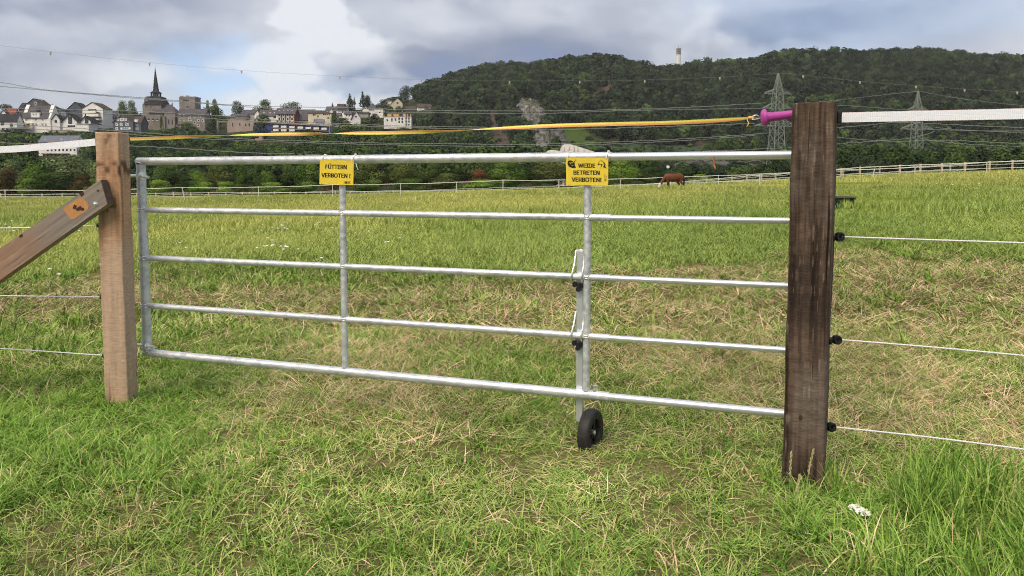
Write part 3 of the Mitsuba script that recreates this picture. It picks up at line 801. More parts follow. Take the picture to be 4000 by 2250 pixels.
def sign(label, corners, out, lines, extra, ties, uv=None):
    """corners: photograph points TL, TR, BR, BL of the board, which hangs in front of the bars."""
    q = []
    for px, py in corners:
        o = np.array([0, 0, EYE])
        d = W(px, py, 1.0) - o
        t_ = np.dot(G0 + GN * out - o, GN) / np.dot(d, GN)
        q.append(o + t_ * d)
    tl, tr, br, bl = q
    X = unit((tr - tl) + (br - bl))
    Z = unit((tl - bl) + (tr - br))
    w = (np.linalg.norm(tr - tl) + np.linalg.norm(br - bl)) / 2
    hh = (np.linalg.norm(tl - bl) + np.linalg.norm(tr - br)) / 2
    Yn = np.cross(Z, X)                                   # away from the viewer
    o = (tl + tr + br + bl) / 4 - X * w / 2 - Z * hh / 2

    def place(m, lift=0.0):
        v = m.vertices
        m.vertices = o + v[:, :1] * X + v[:, 1:2] * Z - (v[:, 2:3] + lift) * Yn
        return m
    t = thing('warning_sign', label, 'sign')
    import shapely
    bd_ = shapely.box(0.004, 0.004, w - 0.004, hh - 0.004).buffer(0.004)
    for fx in (0.045, 0.955):
        bd_ = bd_.difference(shapely.Point(w * fx, hh * 0.945).buffer(0.0028))
    part(t, 'panel', place(trimesh.creation.extrude_polygon(bd_, 0.003, engine='earcut')), 'sign_yellow')
    for text, cx, cy, ch, tw_ in lines:
        m = meshkit.text_mesh(text, ch * hh, 0.0008, bold=True)
        m.vertices -= [m.vertices[:, 0].min(), 0, 0]
        m.vertices *= [tw_ * w / m.vertices[:, 0].max(), 1, 1]
        m.vertices += [cx * w - tw_ * w / 2, (1 - cy) * hh - ch * hh / 2, 0]
        m2, m3_ = m.copy(), m.copy()                        # a heavier stroke
        m2.vertices += [0.0007, 0, 0.00015]
        m3_.vertices += [-0.0007, 0, 0.0003]
        part(t, 'lettering', place(cat(m, m2, m3_), 0.003), 'print_black')
    for polys in extra:
        ms = []
        for pl in polys:
            ms.append(trimesh.creation.extrude_polygon(Polygon([(x * w, (1 - y) * hh) for x, y in pl]).buffer(0), 0.0008, engine='earcut'))
        part(t, 'emblem' if len(polys) < 12 else 'small_print', place(cat(*ms), 0.003), 'print_black')
    for fx in ties:
        base = o + X * w * fx + Z * hh * 0.945
        s0, z0 = np.dot(base - G0, GD), base[2]
        zr = LEV[4]
        ring = [base - Yn * 0.004, base + Z * 0.012 - Yn * 0.004]
        for a in np.linspace(0.15, 1.25, 12) * PI:
            ring.append(gp(s0 + 0.003, zr + 0.0258 * math.sin(a), 0.0258 * math.cos(a)))
        ring.append(base + Yn * 0.004)
        k = part(t, 'cable_tie', tube(ring, 0.0022, 6), 'white_plastic', True)
        part(k, 'tie_head', box(gp(s0 + 0.004, zr + 0.027, 0.004), [0.011, 0.010, 0.007], np.stack([GD, GN, [0, 0, 1]], 1), 0.0015), 'white_plastic')
    return t


bars_ = []
for k, (a, b) in enumerate([(0.752, .758), (.765, .776), (.781, .785), (.79, .806), (.81, .814), (.818, .822), (.835, .839), (.845, .856), (.862, .866), (.872, .876), (.885, .896), (.902, .906), (.912, .916)]):
    bars_.append([(a, 0.848), (b, 0.848), (b, 0.948), (a, 0.948)])
sign('yellow warning sign with two lines of black lettering, nearer the hinge post', [(1251, 624), (1383.5, 627), (1380, 723.5), (1249, 719.5)], 0.031,
     [('FÜTTERN', 0.485, 0.275, 0.165, 0.63), ('VERBOTEN !', 0.485, 0.625, 0.165, 0.85)], [bars_], (0.05, 0.955))
bull = [[(0.04, 0.16), (0.055, 0.115), (0.085, 0.095), (0.125, 0.095), (0.16, 0.125), (0.178, 0.15), (0.20, 0.155), (0.215, 0.20), (0.208, 0.24), (0.22, 0.30), (0.232, 0.345), (0.226, 0.38), (0.205, 0.395), (0.175, 0.375), (0.145, 0.375), (0.11, 0.35), (0.085, 0.345), (0.06, 0.30), (0.045, 0.25), (0.038, 0.20)],
        [(0.178, 0.152), (0.205, 0.125), (0.225, 0.09), (0.236, 0.045), (0.232, 0.10), (0.216, 0.145), (0.20, 0.165)]]
import shapely
hd = Polygon(bull[0]).difference(Polygon([(0.08, 0.165), (0.11, 0.185), (0.145, 0.165), (0.175, 0.14), (0.182, 0.165), (0.15, 0.195), (0.11, 0.21), (0.085, 0.20)])).difference(Polygon([(0.125, 0.285), (0.19, 0.265), (0.18, 0.285), (0.135, 0.30)])).difference(Polygon([(0.165, 0.34), (0.20, 0.355), (0.175, 0.355)]))
parts_ = [list(g_.exterior.coords) for g_ in getattr(hd, 'geoms', [hd]) if not g_.interiors]
if not parts_:
    # cut the head where holes are, so that each piece is a simple outline
    parts_ = []
    for lo_, hi_ in ((0.0, 0.15), (0.15, 0.3)):
        gg = hd.intersection(shapely.box(lo_, 0, hi_, 1))
        for g_ in getattr(gg, 'geoms', [gg]):
            parts_.append(list(g_.exterior.coords))
horse_mark = [[(0.825, 0.075), (0.835, 0.10), (0.85, 0.09), (0.862, 0.115), (0.89, 0.135), (0.91, 0.19), (0.925, 0.26), (0.935, 0.31), (0.97, 0.395), (0.935, 0.36), (0.905, 0.36), (0.882, 0.325), (0.90, 0.27), (0.895, 0.20), (0.875, 0.145), (0.85, 0.125), (0.83, 0.13)],
              [(0.78, 0.205), (0.79, 0.215), (0.80, 0.205), (0.80, 0.225), (0.825, 0.228), (0.845, 0.215), (0.862, 0.235), (0.86, 0.29), (0.835, 0.35), (0.815, 0.405), (0.818, 0.36), (0.835, 0.31), (0.838, 0.25), (0.815, 0.242), (0.79, 0.255), (0.768, 0.275), (0.748, 0.262), (0.765, 0.25)],
              [(0.748, 0.235), (0.775, 0.175), (0.795, 0.135), (0.812, 0.105), (0.815, 0.12), (0.80, 0.15), (0.782, 0.19), (0.755, 0.245)],
              [(0.90, 0.15), (0.925, 0.195), (0.945, 0.25), (0.963, 0.315), (0.945, 0.27), (0.92, 0.215)],
              [(0.862, 0.395), (0.885, 0.375), (0.915, 0.372), (0.89, 0.385)]]
small = []
for y0, y1 in ((0.60, 0.606), (0.655, 0.66), (0.70, 0.705), (0.74, 0.746)):
    small.append([(0.905, y0), (0.965, y0), (0.965, y1), (0.905, y1)])
small += [[(0.905, 0.60), (0.908, 0.60), (0.908, 0.746), (0.905, 0.746)], [(0.962, 0.60), (0.965, 0.60), (0.965, 0.746), (0.962, 0.746)]]
for k in range(4):
    for j in range(3):
        small.append([(0.915 + 0.016 * j, 0.765 + 0.024 * k), (0.926 + 0.016 * j, 0.765 + 0.024 * k), (0.926 + 0.016 * j, 0.782 + 0.024 * k), (0.915 + 0.016 * j, 0.782 + 0.024 * k)])
sign('yellow warning sign with three text lines and bull and horse head emblems', [(2211.6, 617), (2376.5, 616), (2375.6, 725.5), (2211.6, 721.5)], 0.031,
     [('WEIDE', 0.495, 0.285, 0.15, 0.40), ('BETRETEN', 0.492, 0.54, 0.15, 0.62), ('VERBOTEN!', 0.49, 0.80, 0.15, 0.70)], [parts_ + [bull[1]], horse_mark, small], (0.04, 0.955))
s_, z_ = on_gate(1402, 650)
single('cable_tie_tail', tube([gp(s_ - 0.005, 1.437, 0.024), gp(s_, 1.42, 0.022), gp(s_ + 0.006, 1.40, 0.02)], 0.0022, 6), 'white_plastic', 'white loose cable tie end hanging under the top bar beside the left sign', 'cable tie', True)

# ------------------------------------------------------------------ grass: small patches of blades, set out many times


def blades(n, w, h, ln, wd, lean, curl, seg, u, seed, clump=0.0, comb=0.0):
    """n blades on a w x h patch about the origin: length, width, lean from upright and bend are (low, high) ranges; u gives each its tone."""
    r = np.random.default_rng(seed)
    x, y = (r.random(n) - 0.5) * w, (r.random(n) - 0.5) * h
    if clump:
        k = max(3, int(n / 60))
        cx, cy = (r.random(k) - 0.5) * w, (r.random(k) - 0.5) * h
        i = r.integers(0, k, n)
        on = r.random(n) < clump
        x = np.where(on, cx[i] + r.normal(0, 0.022, n), x)
        y = np.where(on, cy[i] + r.normal(0, 0.022, n), y)
    L = r.uniform(*ln, n) * r.uniform(0.7, 1.0, n)
    Wd = r.uniform(*wd, n)
    a = r.random(n) * 2 * PI
    if comb:                                                # lain down in swaths
        fld = meshkit.noise(np.stack([x * 5.0 / max(w, 0.6), y * 5.0 / max(w, 0.6), x * 0], 1), seed) * 9.0
        a = np.where(r.random(n) < comb, fld + r.normal(0, 0.45, n), a)
    tone = u(r, n)
    ncell = 7 if w < 1 else int(w * 6)
    cell = (np.floor((x / w + 0.5 + 0.03 * r.normal(size=n)) * ncell) * 131 + np.floor((y / h + 0.5 + 0.03 * r.normal(size=n)) * ncell)).astype(int)
    order = np.argsort(r.random(20000))
    ct = u(np.random.default_rng(seed + 900), 20000)[order[cell % 20000]]
    tone = np.where(r.random(n) < 0.5, np.clip(ct + r.normal(0, 0.03, n), 0, 1), tone)
    th0, cv = r.uniform(*lean, n), r.uniform(*curl, n)
    side = np.stack([-np.sin(a), np.cos(a), np.zeros(n)], 1)
    tw = r.uniform(-0.9, 0.9, n)
    p = np.stack([x, y, np.full(n, -0.01)], 1)
    V, UVs = [], []
    for k in range(seg + 1):
        t = k / seg
        th = th0 + cv * t
        d = np.stack([np.sin(th) * np.cos(a), np.sin(th) * np.sin(a), np.cos(th)], 1)
        nrm = np.cross(d, side)
        s = side * np.cos(tw)[:, None] + nrm * np.sin(tw)[:, None]
        ww = Wd * (1.0 if k == 0 else max(0.06, (1 - t ** 2.2)))
        V += [p - s * ww[:, None] / 2, p + s * ww[:, None] / 2]
        UVs += [np.stack([tone, np.full(n, t)], 1)] * 2
        p = p + d * (L / seg)[:, None]
        p[:, 2] = np.maximum(p[:, 2], 0.004)
    m = 2 * (seg + 1)
    v = np.stack(V, 1).reshape(-1, 3)
    uv = np.stack(UVs, 1).reshape(-1, 2)
    b = (np.arange(n) * m)[:, None]
    F = []
    for k in range(seg):
        F += [b + np.array([[2 * k, 2 * k + 1, 2 * k + 3]]), b + np.array([[2 * k, 2 * k + 3, 2 * k + 2]])]
    return trimesh.Trimesh(v, np.concatenate(F), process=False), uv


def joined(*ms):
    v, f, u, at = [], [], [], 0
    for m, uv in ms:
        v.append(m.vertices)
        f.append(m.faces + at)
        u.append(uv)
        at += len(m.vertices)
    return trimesh.Trimesh(np.vstack(v), np.vstack(f), process=False), np.vstack(u)


def tones(lo, hi):
    return lambda r, n: r.uniform(lo, hi, n)


def weighted(g_, o_, s_):
    def fn(r, n):
        k = r.random(n) * (g_ + o_ + s_)
        q = r.random(n)
        return np.where(k < g_, q * 0.355, np.where(k < g_ + o_, 0.365 + q * 0.29, 0.665 + q * 0.33))
    return fn


def group(name, mesh_uv, matk):
    scene[name] = {'type': 'shapegroup', 'blades': shape(mesh_uv[0], matk, False, mesh_uv[1])}


PS = 0.62                                                   # size of a near patch
for v in range(4):
    group(f'group_lush_{v}', joined(blades(1350, PS, PS, (0.11, 0.29), (0.0038, 0.0072), (0.0, 0.6), (0.1, 1.5), 4, weighted(0.9, 0.1, 0.01), 100 + v, 0.5),
                                    blades(800, PS, PS, (0.06, 0.17), (0.004, 0.007), (0.2, 1.0), (0.2, 1.6), 3, weighted(0.7, 0.26, 0.04), 120 + v)), 'grass_blades')
    group(f'group_short_{v}', joined(blades(1600, PS, PS, (0.05, 0.15), (0.0032, 0.0062), (0.25, 1.1), (0.2, 1.8), 3, weighted(0.68, 0.29, 0.03), 140 + v, 0.4),
                                     blades(260, PS, PS, (0.08, 0.2), (0.0026, 0.005), (1.05, 1.5), (-0.1, 0.5), 3, weighted(0.3, 0.60, 0.10), 160 + v, 0, 0.6)), 'grass_blades')
    group(f'group_mixed_{v}', joined(blades(1300, PS, PS, (0.045, 0.13), (0.0032, 0.0060), (0.3, 1.2), (0.2, 1.8), 3, weighted(0.58, 0.38, 0.04), 180 + v, 0.35),
                                     blades(420, PS, PS, (0.07, 0.22), (0.0026, 0.005), (1.0, 1.5), (-0.1, 0.55), 3, weighted(0.24, 0.56, 0.20), 200 + v, 0, 0.7)), 'grass_blades')
    group(f'group_straw_{v}', joined(blades(750, PS, PS, (0.045, 0.13), (0.0032, 0.0060), (0.3, 1.2), (0.2, 1.6), 3, weighted(0.58, 0.36, 0.06), 220 + v, 0.4),
                                     blades(900, PS, PS, (0.08, 0.27), (0.0026, 0.0048), (1.0, 1.53), (-0.15, 0.6), 3, weighted(0.12, 0.34, 0.54), 240 + v, 0, 0.75)), 'grass_blades')
MS = 2.2
for v in range(3):
    group(f'group_turf_{v}', joined(blades(3300, MS, MS, (0.10, 0.26), (0.008, 0.014), (0.1, 0.9), (0.1, 1.3), 3, tones(0.05, 1.0), 260 + v, 0.5),), 'meadow_blades')
    group(f'group_hay_{v}', joined(blades(1700, MS, MS, (0.07, 0.2), (0.008, 0.014), (0.3, 1.2), (0.1, 1.4), 3, weighted(0.55, 0.35, 0.10), 280 + v, 0.45),
                                   blades(2300, MS, MS, (0.10, 0.32), (0.004, 0.0072), (1.0, 1.52), (-0.15, 0.6), 3, weighted(0.08, 0.32, 0.60), 300 + v, 0, 0.75)), 'grass_blades')
    group(f'group_trace_{v}', joined(blades(2700, MS, MS, (0.08, 0.22), (0.008, 0.014), (0.2, 1.1), (0.1, 1.4), 3, weighted(0.76, 0.23, 0.01), 380 + v, 0.45),
                                     blades(420, MS, MS, (0.10, 0.30), (0.004, 0.007), (1.0, 1.5), (-0.15, 0.45), 3, weighted(0.1, 0.5, 0.40), 390 + v, 0, 0.75)), 'grass_blades')
TS = 6.0
for v in range(3):
    group(f'group_meadow_{v}', joined(blades(4200, TS, TS, (0.22, 0.46), (0.014, 0.026), (0.0, 0.55), (0.1, 0.9), 3, tones(0, 1), 320 + v, 0.4),), 'meadow_blades')
    group(f'group_far_meadow_{v}', joined(blades(5200, 14.0, 14.0, (0.26, 0.5), (0.035, 0.06), (0.0, 0.5), (0.1, 0.8), 2, tones(0, 1), 340 + v, 0.2),), 'meadow_blades')
labels['grass'] = {'label': 'mown green pasture grass mixed with dry straw litter', 'category': 'grass', 'kind': 'stuff'}
grass_n = 0
FLAT = [(0.40, 3.72, 0.40, 0.25), (-2.25, 4.25, 0.62, 0.45), (1.28, 3.12, 0.36, 0.28), (0.1, 3.5, 0.4, 0.5)]   # trodden spots: x, y, radius, height left


def sow(g_, x, y, s=1.0, zs=1.0):
    global grass_n
    grass_n += 1
    for fx, fy, fr_, fh in FLAT:
        zs *= 1 - (1 - fh) * math.exp(-((x - fx) ** 2 + (y - fy) ** 2) / (2 * (fr_ * 0.7) ** 2))
    a = rng.random() * 360
    scene[f'grass__{grass_n:04d}'] = {'type': 'instance', 'group': {'type': 'ref', 'id': g_},
                                      'to_world': T().translate([float(x), float(y), float(np.ravel(land(x, y))[0])]).rotate([0, 0, 1], a).scale([s, s, s * zs])}


def dryness(x, y):
    """0 lush .. 1 straw: the mower's litter lies thickest behind the gate towards the right."""
    n1 = meshkit.fbm(np.array([[x * 0.85, y * 0.55, 0.3]]), 3, 4)[0]
    n2 = meshkit.noise(np.array([[x * 2.1, y * 2.1, 0.7]]), 6)[0]
    d = 0.26 + 1.25 * (n1 - 0.5) + 0.35 * (n2 - 0.5)
    d += 0.56 * math.exp(-((y - 5.8) / 2.1) ** 2) / (1 + math.exp(-(x + 0.1) * 1.3))
    d -= 0.16 * min(max((3.9 - y) / 1.0, 0), 1)
    d += 0.24 * math.exp(-((y - 3.1) / 0.7) ** 2 - ((x - 0.4) / 1.1) ** 2)
    d += 0.25 * math.exp(-((y - 2.6) / 0.4) ** 2 - ((x + 1.5) / 0.5) ** 2)
    d -= 0.75 * math.exp(-((x - 1.9) / 0.75) ** 2 - ((y - 2.7) / 0.75) ** 2)
    d -= 0.55 * math.exp(-((x + 2.6) / 0.9) ** 2 - ((y - 4.4) / 0.5) ** 2)
    d -= 0.35 * math.exp(-((x + 1.9) / 0.6) ** 2 - ((y - 3.4) / 0.6) ** 2)
    return d


st_ = PS * 0.80
for iy in range(int((6.6 - 1.5) / st_) + 1):
    y = 1.5 + iy * st_
    half = 0.70 * y + 0.9
    for ix in range(int(-half / st_) - 1, int(half / st_) + 2):
        x = ix * st_
        d = dryness(x, y) + 0.10 * (rng.random() - 0.5)
        kind = 'lush' if d < 0.0 else 'short' if d < 0.30 else 'mixed' if d < 0.54 else 'straw'
        lush_right = math.exp(-((x - 2.0) / 0.8) ** 2 - ((y - 2.7) / 0.7) ** 2)
        zs = 1.0 if kind != 'lush' else 0.55 + 0.75 * lush_right
        jx, jy = (rng.random(2) - 0.5) * 0.2
        if kind == 'straw' and rng.random() < 0.45:
            sow(f'group_straw_{rng.integers(4)}', x - jx, y - jy, 1.0, 1.15)
        sow(f'group_{kind}_{rng.integers(4)}', x + jx, y + jy, 1.0, zs)
st_ = MS * 0.82
for iy in range(int((22.0 - 7.0) / st_) + 1):
    y = 7.0 + iy * st_
    half = 0.70 * y + 2.0
    for ix in range(int(-half / st_) - 1, int(half / st_) + 2):
        x = ix * st_
        n1 = meshkit.fbm(np.array([[x * 0.35, y * 0.25, 0.9]]), 3, 14)[0]
        hay = 0.05 + 0.42 + 1.5 * (n1 - 0.5) + 1.05 * math.exp(-((y - 7.6) / 2.3) ** 2) * (1.25 / (1 + math.exp(-(x + 1.0)))) - 0.75 * min(max((y - 9.5) / 5.0, 0), 1) + (0.22 if x > 3 and y < 16 else 0)
        sow(f"group_{'hay' if hay > 0.52 else 'trace' if hay > 0.26 else 'turf'}_{rng.integers(3)}", x + (rng.random() - 0.5) * 0.5, y + (rng.random() - 0.5) * 0.5, 1.0, 0.8 + 0.35 * rng.random())
st_ = TS * 0.8
for iy in range(int((52.0 - 22.0) / st_) + 1):
    y = 23.5 + iy * st_
    half = 0.70 * y + 4
    for ix in range(int(-half / st_) - 1, int(half / st_) + 2):
        worn = 0.30 if math.hypot(ix * st_ - 12.7, y - 29) < 4.6 else 1.0   # grazed short round the trough
        sow(f'group_meadow_{rng.integers(3)}', ix * st_ + rng.random() - 0.5, y + rng.random() - 0.5, 1.0, worn * (0.8 + 0.3 * rng.random()))
st_ = 14.0 * 0.8
for iy in range(int((132.0 - 54.0) / st_) + 1):
    y = 57.0 + iy * st_
    half = 0.70 * y + 8
    for ix in range(int(-half / st_) - 1, int(half / st_) + 2):
        sow(f'group_far_meadow_{rng.integers(3)}', ix * st_ + 2 * (rng.random() - 0.5), y + 2 * (rng.random() - 0.5), 1.0, 0.85 + 0.3 * rng.random())

# blades growing up against the feet of the posts and the wheel
for i, (fx, fy, fw, fd, n_, ll) in enumerate(((LP[0] - 0.01, LP[1] - 0.035, 0.19, 0.05, 90, (0.05, 0.13)), (LP[0] + 0.10, LP[1] + 0.05, 0.05, 0.2, 70, (0.05, 0.15)), (LP[0] - 0.10, LP[1] + 0.05, 0.05, 0.2, 50, (0.05, 0.12)),
                                              (RP[0] - 0.03, RP[1] - 0.05, 0.24, 0.06, 90, (0.05, 0.13)), (RP[0] + 0.13, RP[1] - 0.01, 0.07, 0.2, 80, (0.08, 0.24)), (RP[0] - 0.11, RP[1] + 0.06, 0.06, 0.2, 70, (0.05, 0.15)), (WC[0], WC[1] - 0.10, 0.16, 0.08, 50, (0.03, 0.075)))):
    m, uv = blades(n_, fw, fd, ll, (0.0035, 0.0065), (0.0, 0.6), (0.1, 1.4), 4, weighted(0.85, 0.13, 0.02), 700 + i)
    m.vertices += [fx, fy, float(np.ravel(land(fx, fy))[0])]
    scene[f'grass__{9001 + i}'] = shape(m, 'grass_blades', False, uv)

# seed-head stalks and the larger weeds near the viewer
STALKS = ['pale seed-head stalk in front of the left edge of the dark post foot', 'pale seed-head stalk leaning right before the dark post foot, tallest there', 'shortest seed-head stalk before the dark post foot', 'pale seed-head stalk in the lower left corner', 'long pale seed-head stalk rising left of the dark post near the bottom edge', 'seed-head stalk at the right edge in the long grass', 'seed-head stalk right of the large tuft in the left foreground', 'seed-head stalk by the lowest rope at the right']
for px, py, top, lean, Y in ((3085, 1990, 1760, 0.02, 3.02), (3150, 1960, 1750, 0.10, 3.05), (3110, 2020, 1850, 0.05, 2.95), (300, 2200, 2085, 0.02, 2.3), (2770, 2210, 1880, 0.03, 2.45), (3960, 1990, 1790, 0.05, 2.8), (535, 2075, 1900, 0.02, 2.75), (3820, 1760, 1570, 0.05, 3.9)):
    b_ = W(px, py, Y)
    b_[2] = 0
    tp = W(px + lean * 300, top, Y - 0.05)
    md = (b_ * 0.55 + tp * 0.45) - np.array([lean * 0.1, 0, 0])
    q = spline([b_, md, tp], 14)
    st_m = tube(q, np.linspace(0.0016, 0.0009, 14), 5)
    t = thing('grass_stalk', STALKS.pop(0), 'grass stalk')
    part(t, 'stem', st_m, 'stalk')
    ears = []
    for k in range(16):
        f_ = 0.66 + 0.34 * k / 16
        c = q[int(f_ * 13)] * (1 - (f_ * 13) % 1) + q[min(int(f_ * 13) + 1, 13)] * ((f_ * 13) % 1)
        e_ = trimesh.creation.icosphere(1, 0.004)
        e_.vertices = e_.vertices * [0.55, 0.55, 1.9] + c + [0.003 * math.cos(k * 2.4), 0.003 * math.sin(k * 2.4), 0]
        ears.append(e_)
    part(t, 'seed_head', cat(*ears), 'stalk')

# broad-leaved tuft in the left foreground
for px, py, sd, sc in ((560, 2190, 1, 1.0), (760, 2190, 4, 0.6), (240, 1960, 6, 0.5)):
    b_ = W(px, py, 1.0) - [0, 0, EYE]
    b_ = b_ * (-EYE / b_[2])
    m, uv = blades(90, 0.12, 0.12, (0.14 * sc + 0.05, 0.27 * sc + 0.05), (0.007, 0.012), (0.0, 0.7), (0.2, 1.3), 6, weighted(1, 0.0, 0), 500 + sd)
    m.vertices += b_ + [0, 0, 0]
    single('grass_tuft', m, 'grass_blades', {1: 'large fresh green grass tuft in the left foreground', 4: 'small fresh grass tuft right of the large foreground tuft', 6: 'small green grass tuft near the lower left edge'}[sd], 'grass tuft', uv=uv)


# white flowers: the two heads near the dark post, and the many in the field
def yarrow(b_, h, r, seed, n=26):
    q = np.random.default_rng(seed)
    ms = []
    for k in range(n):
        a, rr = q.random() * 2 * PI, math.sqrt(q.random()) * r
        e_ = trimesh.creation.icosphere(0, r * 0.2)
        e_.vertices = e_.vertices * [1, 1, 0.5] + [rr * math.cos(a), rr * math.sin(a), h + 0.3 * r * (q.random() - 0.5) - rr * 0.3]
        ms.append(e_)
    m = cat(*ms)
    m.vertices += b_
    return m


for i, (px, py, Y) in enumerate(((3345, 1976, 2.92), (3372, 1994, 2.86))):
    c = W(px, py, Y)
    t = thing('yarrow', ['white yarrow flower head in the long grass right of the dark post, upper of two', 'white yarrow flower head in the long grass right of the dark post, lower of two'][i], 'flower')
    part(t, 'flower_head', yarrow(np.array([c[0], c[1], 0]), c[2], 0.028, i + 3, 60), 'petal')
    part(t, 'stem', tube([[c[0] + 0.02, c[1], 0], [c[0], c[1], c[2] - 0.005]], 0.002, 5), 'stalk')
fl = []
q = np.random.default_rng(31)
spots = [(640, 845, 60, 10, 9), (1090, 880, 45, 22, 16), (1060, 950, 60, 20, 16), (1180, 985, 60, 30, 8), (1240, 880, 40, 20, 6), (1420, 905, 30, 10, 2), (690, 960, 30, 20, 3), (1560, 960, 50, 30, 5), (130, 800, 140, 25, 30), (220, 840, 140, 30, 30), (60, 900, 60, 40, 10), (270, 900, 80, 30, 8),
         (1800, 790, 300, 8, 14), (2540, 765, 160, 8, 14), (3480, 722, 60, 4, 8), (3700, 720, 150, 8, 9), (2200, 760, 200, 8, 10), (400, 830, 90, 15, 8), (250, 1060, 120, 30, 3)]
for px, py, sx, sy, n in spots:
    for k in range(max(2, int(n * 0.6))):
        x, y_ = px + q.normal(0, sx * 0.6), py + q.normal(0, sy * 0.6)
        o = np.array([0, 0, EYE])
        d = W(x, y_, 1.0) - o
        Y = 5.0
        for _ in range(14):
            z = float(np.ravel(land(d[0] * Y, Y))[0]) + 0.24
            Y2 = (z - EYE) / d[2] if d[2] < -1e-4 else 90
            Y = 0.5 * Y + 0.5 * min(max(Y2, 4), 90)
        b_ = o + d * Y
        r = 0.018 + 0.0005 * Y
        e_ = trimesh.creation.icosphere(1, r)
        e_.vertices = e_.vertices * [1, 1, 0.45] * (1 + 0.4 * (q.random((len(e_.vertices), 1)) - 0.5)) + b_
        fl.append(e_)
k = single('wildflowers', cat(*fl), 'petal', 'scattered small white flowers in the pasture behind the gate', 'flowers')
labels[k]['kind'] = 'stuff'

# ------------------------------------------------------------------ foliage
LEAFQ = {}


def crown(lobes, n, leaf, seed, flat=0.55, inner=0.25, soft=0.75):
    """Many small leaf clumps over and inside a set of ellipsoid lobes (cx, cy, cz, rx, ry, rz); returns mesh and uv (a tone per clump)."""
    r = np.random.default_rng(seed)
    L = np.asarray(lobes, float)
    wgt = (L[:, 3] * L[:, 5]) ** 1.0
    i = r.choice(len(L), n, p=wgt / wgt.sum())
    d = r.normal(size=(n, 3))
    d /= np.linalg.norm(d, axis=1, keepdims=True)
    rad = np.where(r.random(n) < inner, r.uniform(0.35, 0.85, n), r.uniform(0.82, 1.06, n))
    bump = 0.80 + 0.42 * meshkit.fbm(d * 2.2 + i[:, None] * 7.7, 3, seed)
    p = L[i, :3] + d * L[i, 3:] * (rad * bump)[:, None]
    nrm = d / L[i, 3:] * L[i, 3:].mean(1, keepdims=True)
    nrm = nrm / np.linalg.norm(nrm, axis=1, keepdims=True)
    whole = p - [0, 0, 0.45 * L[:, 2].max()]
    whole = whole / (np.linalg.norm(whole, axis=1, keepdims=True) + 1e-9)
    bough = 0.6 * nrm + 0.4 * whole
    nrm = nrm + r.normal(0, 0.5, (n, 3)) + [0, 0, 0.30]
    nrm /= np.linalg.norm(nrm, axis=1, keepdims=True)
    a = np.cross(nrm, r.normal(size=(n, 3)))
    a /= np.linalg.norm(a, axis=1, keepdims=True) + 1e-9
    b = np.cross(nrm, a)
    s = leaf * r.uniform(0.55, 1.35, n)[:, None]
    k = r.uniform(0.5, 1.0, n)[:, None]
    up = nrm * s * 0.25
    V = np.stack([p - a * s, p - b * s * k * 0.8 + up * 0.3, p + a * s * 0.9 + up, p + b * s * k + up * 0.5], 1).reshape(-1, 3)
    base = (np.arange(n) * 4)[:, None]
    F = np.concatenate([base + [[0, 1, 2]], base + [[0, 2, 3]]])
    vn = soft * bough / np.linalg.norm(bough, axis=1, keepdims=True) + (1 - soft) * nrm
    vn = np.repeat(vn / np.linalg.norm(vn, axis=1, keepdims=True), 4, 0)
    tone = np.clip(0.5 + 0.16 * r.normal(size=n) + 0.25 * (meshkit.noise(p * (1.2 / max(L[:, 3].max(), 0.1)) + 5, seed) - 0.5), 0, 1)
    return trimesh.Trimesh(V, F, process=False), np.repeat(np.stack([tone, tone * 0], 1), 4, 0), vn


def round_lobes(seed, k=9, w=0.5, h=1.0, low=0.12, spread=0.62):
    """A crown of unit height and half width w out of k lobes."""
    r = np.random.default_rng(seed)
    out = [(0, 0, low + (h - low) * 0.5, w * 0.62, w * 0.62, (h - low) * 0.42)]
    for j in range(k):
        a = 2 * PI * j / k * 1.618 * 2 + r.random()
        t = r.random()
        z = low + (h - low) * (0.18 + 0.72 * t)
        rr = w * spread * math.sqrt(max(0.05, 1 - (2 * t - 0.9) ** 2 * 0.9)) * r.uniform(0.7, 1.1)
        q = r.uniform(0.30, 0.48)
        out.append((rr * math.cos(a), rr * math.sin(a), z, w * q * 1.1, w * q * 1.1, min(h * q * 0.5, (h - z) + 0.02)))
    return out


def trunk_mesh(h, r, seed, limbs=5, w=0.5):
    q = np.random.default_rng(seed)
    ms = [tube([[0, 0, -0.15], [0.01, 0, h * 0.3], [0.02 * q.normal(), 0.02 * q.normal(), h * 0.75]], [r * 1.3, r, r * 0.35], 7)]
    for k in range(limbs):
        a = q.random() * 2 * PI
        z = h * q.uniform(0.22, 0.6)
        e = w * q.uniform(0.5, 0.85)
        ms.append(tube([[0, 0, z], [e * 0.5 * math.cos(a), e * 0.5 * math.sin(a), z + h * 0.12], [e * math.cos(a), e * math.sin(a), z + h * 0.28]], [r * 0.55, r * 0.4, r * 0.15], 5))
    return cat(*ms)


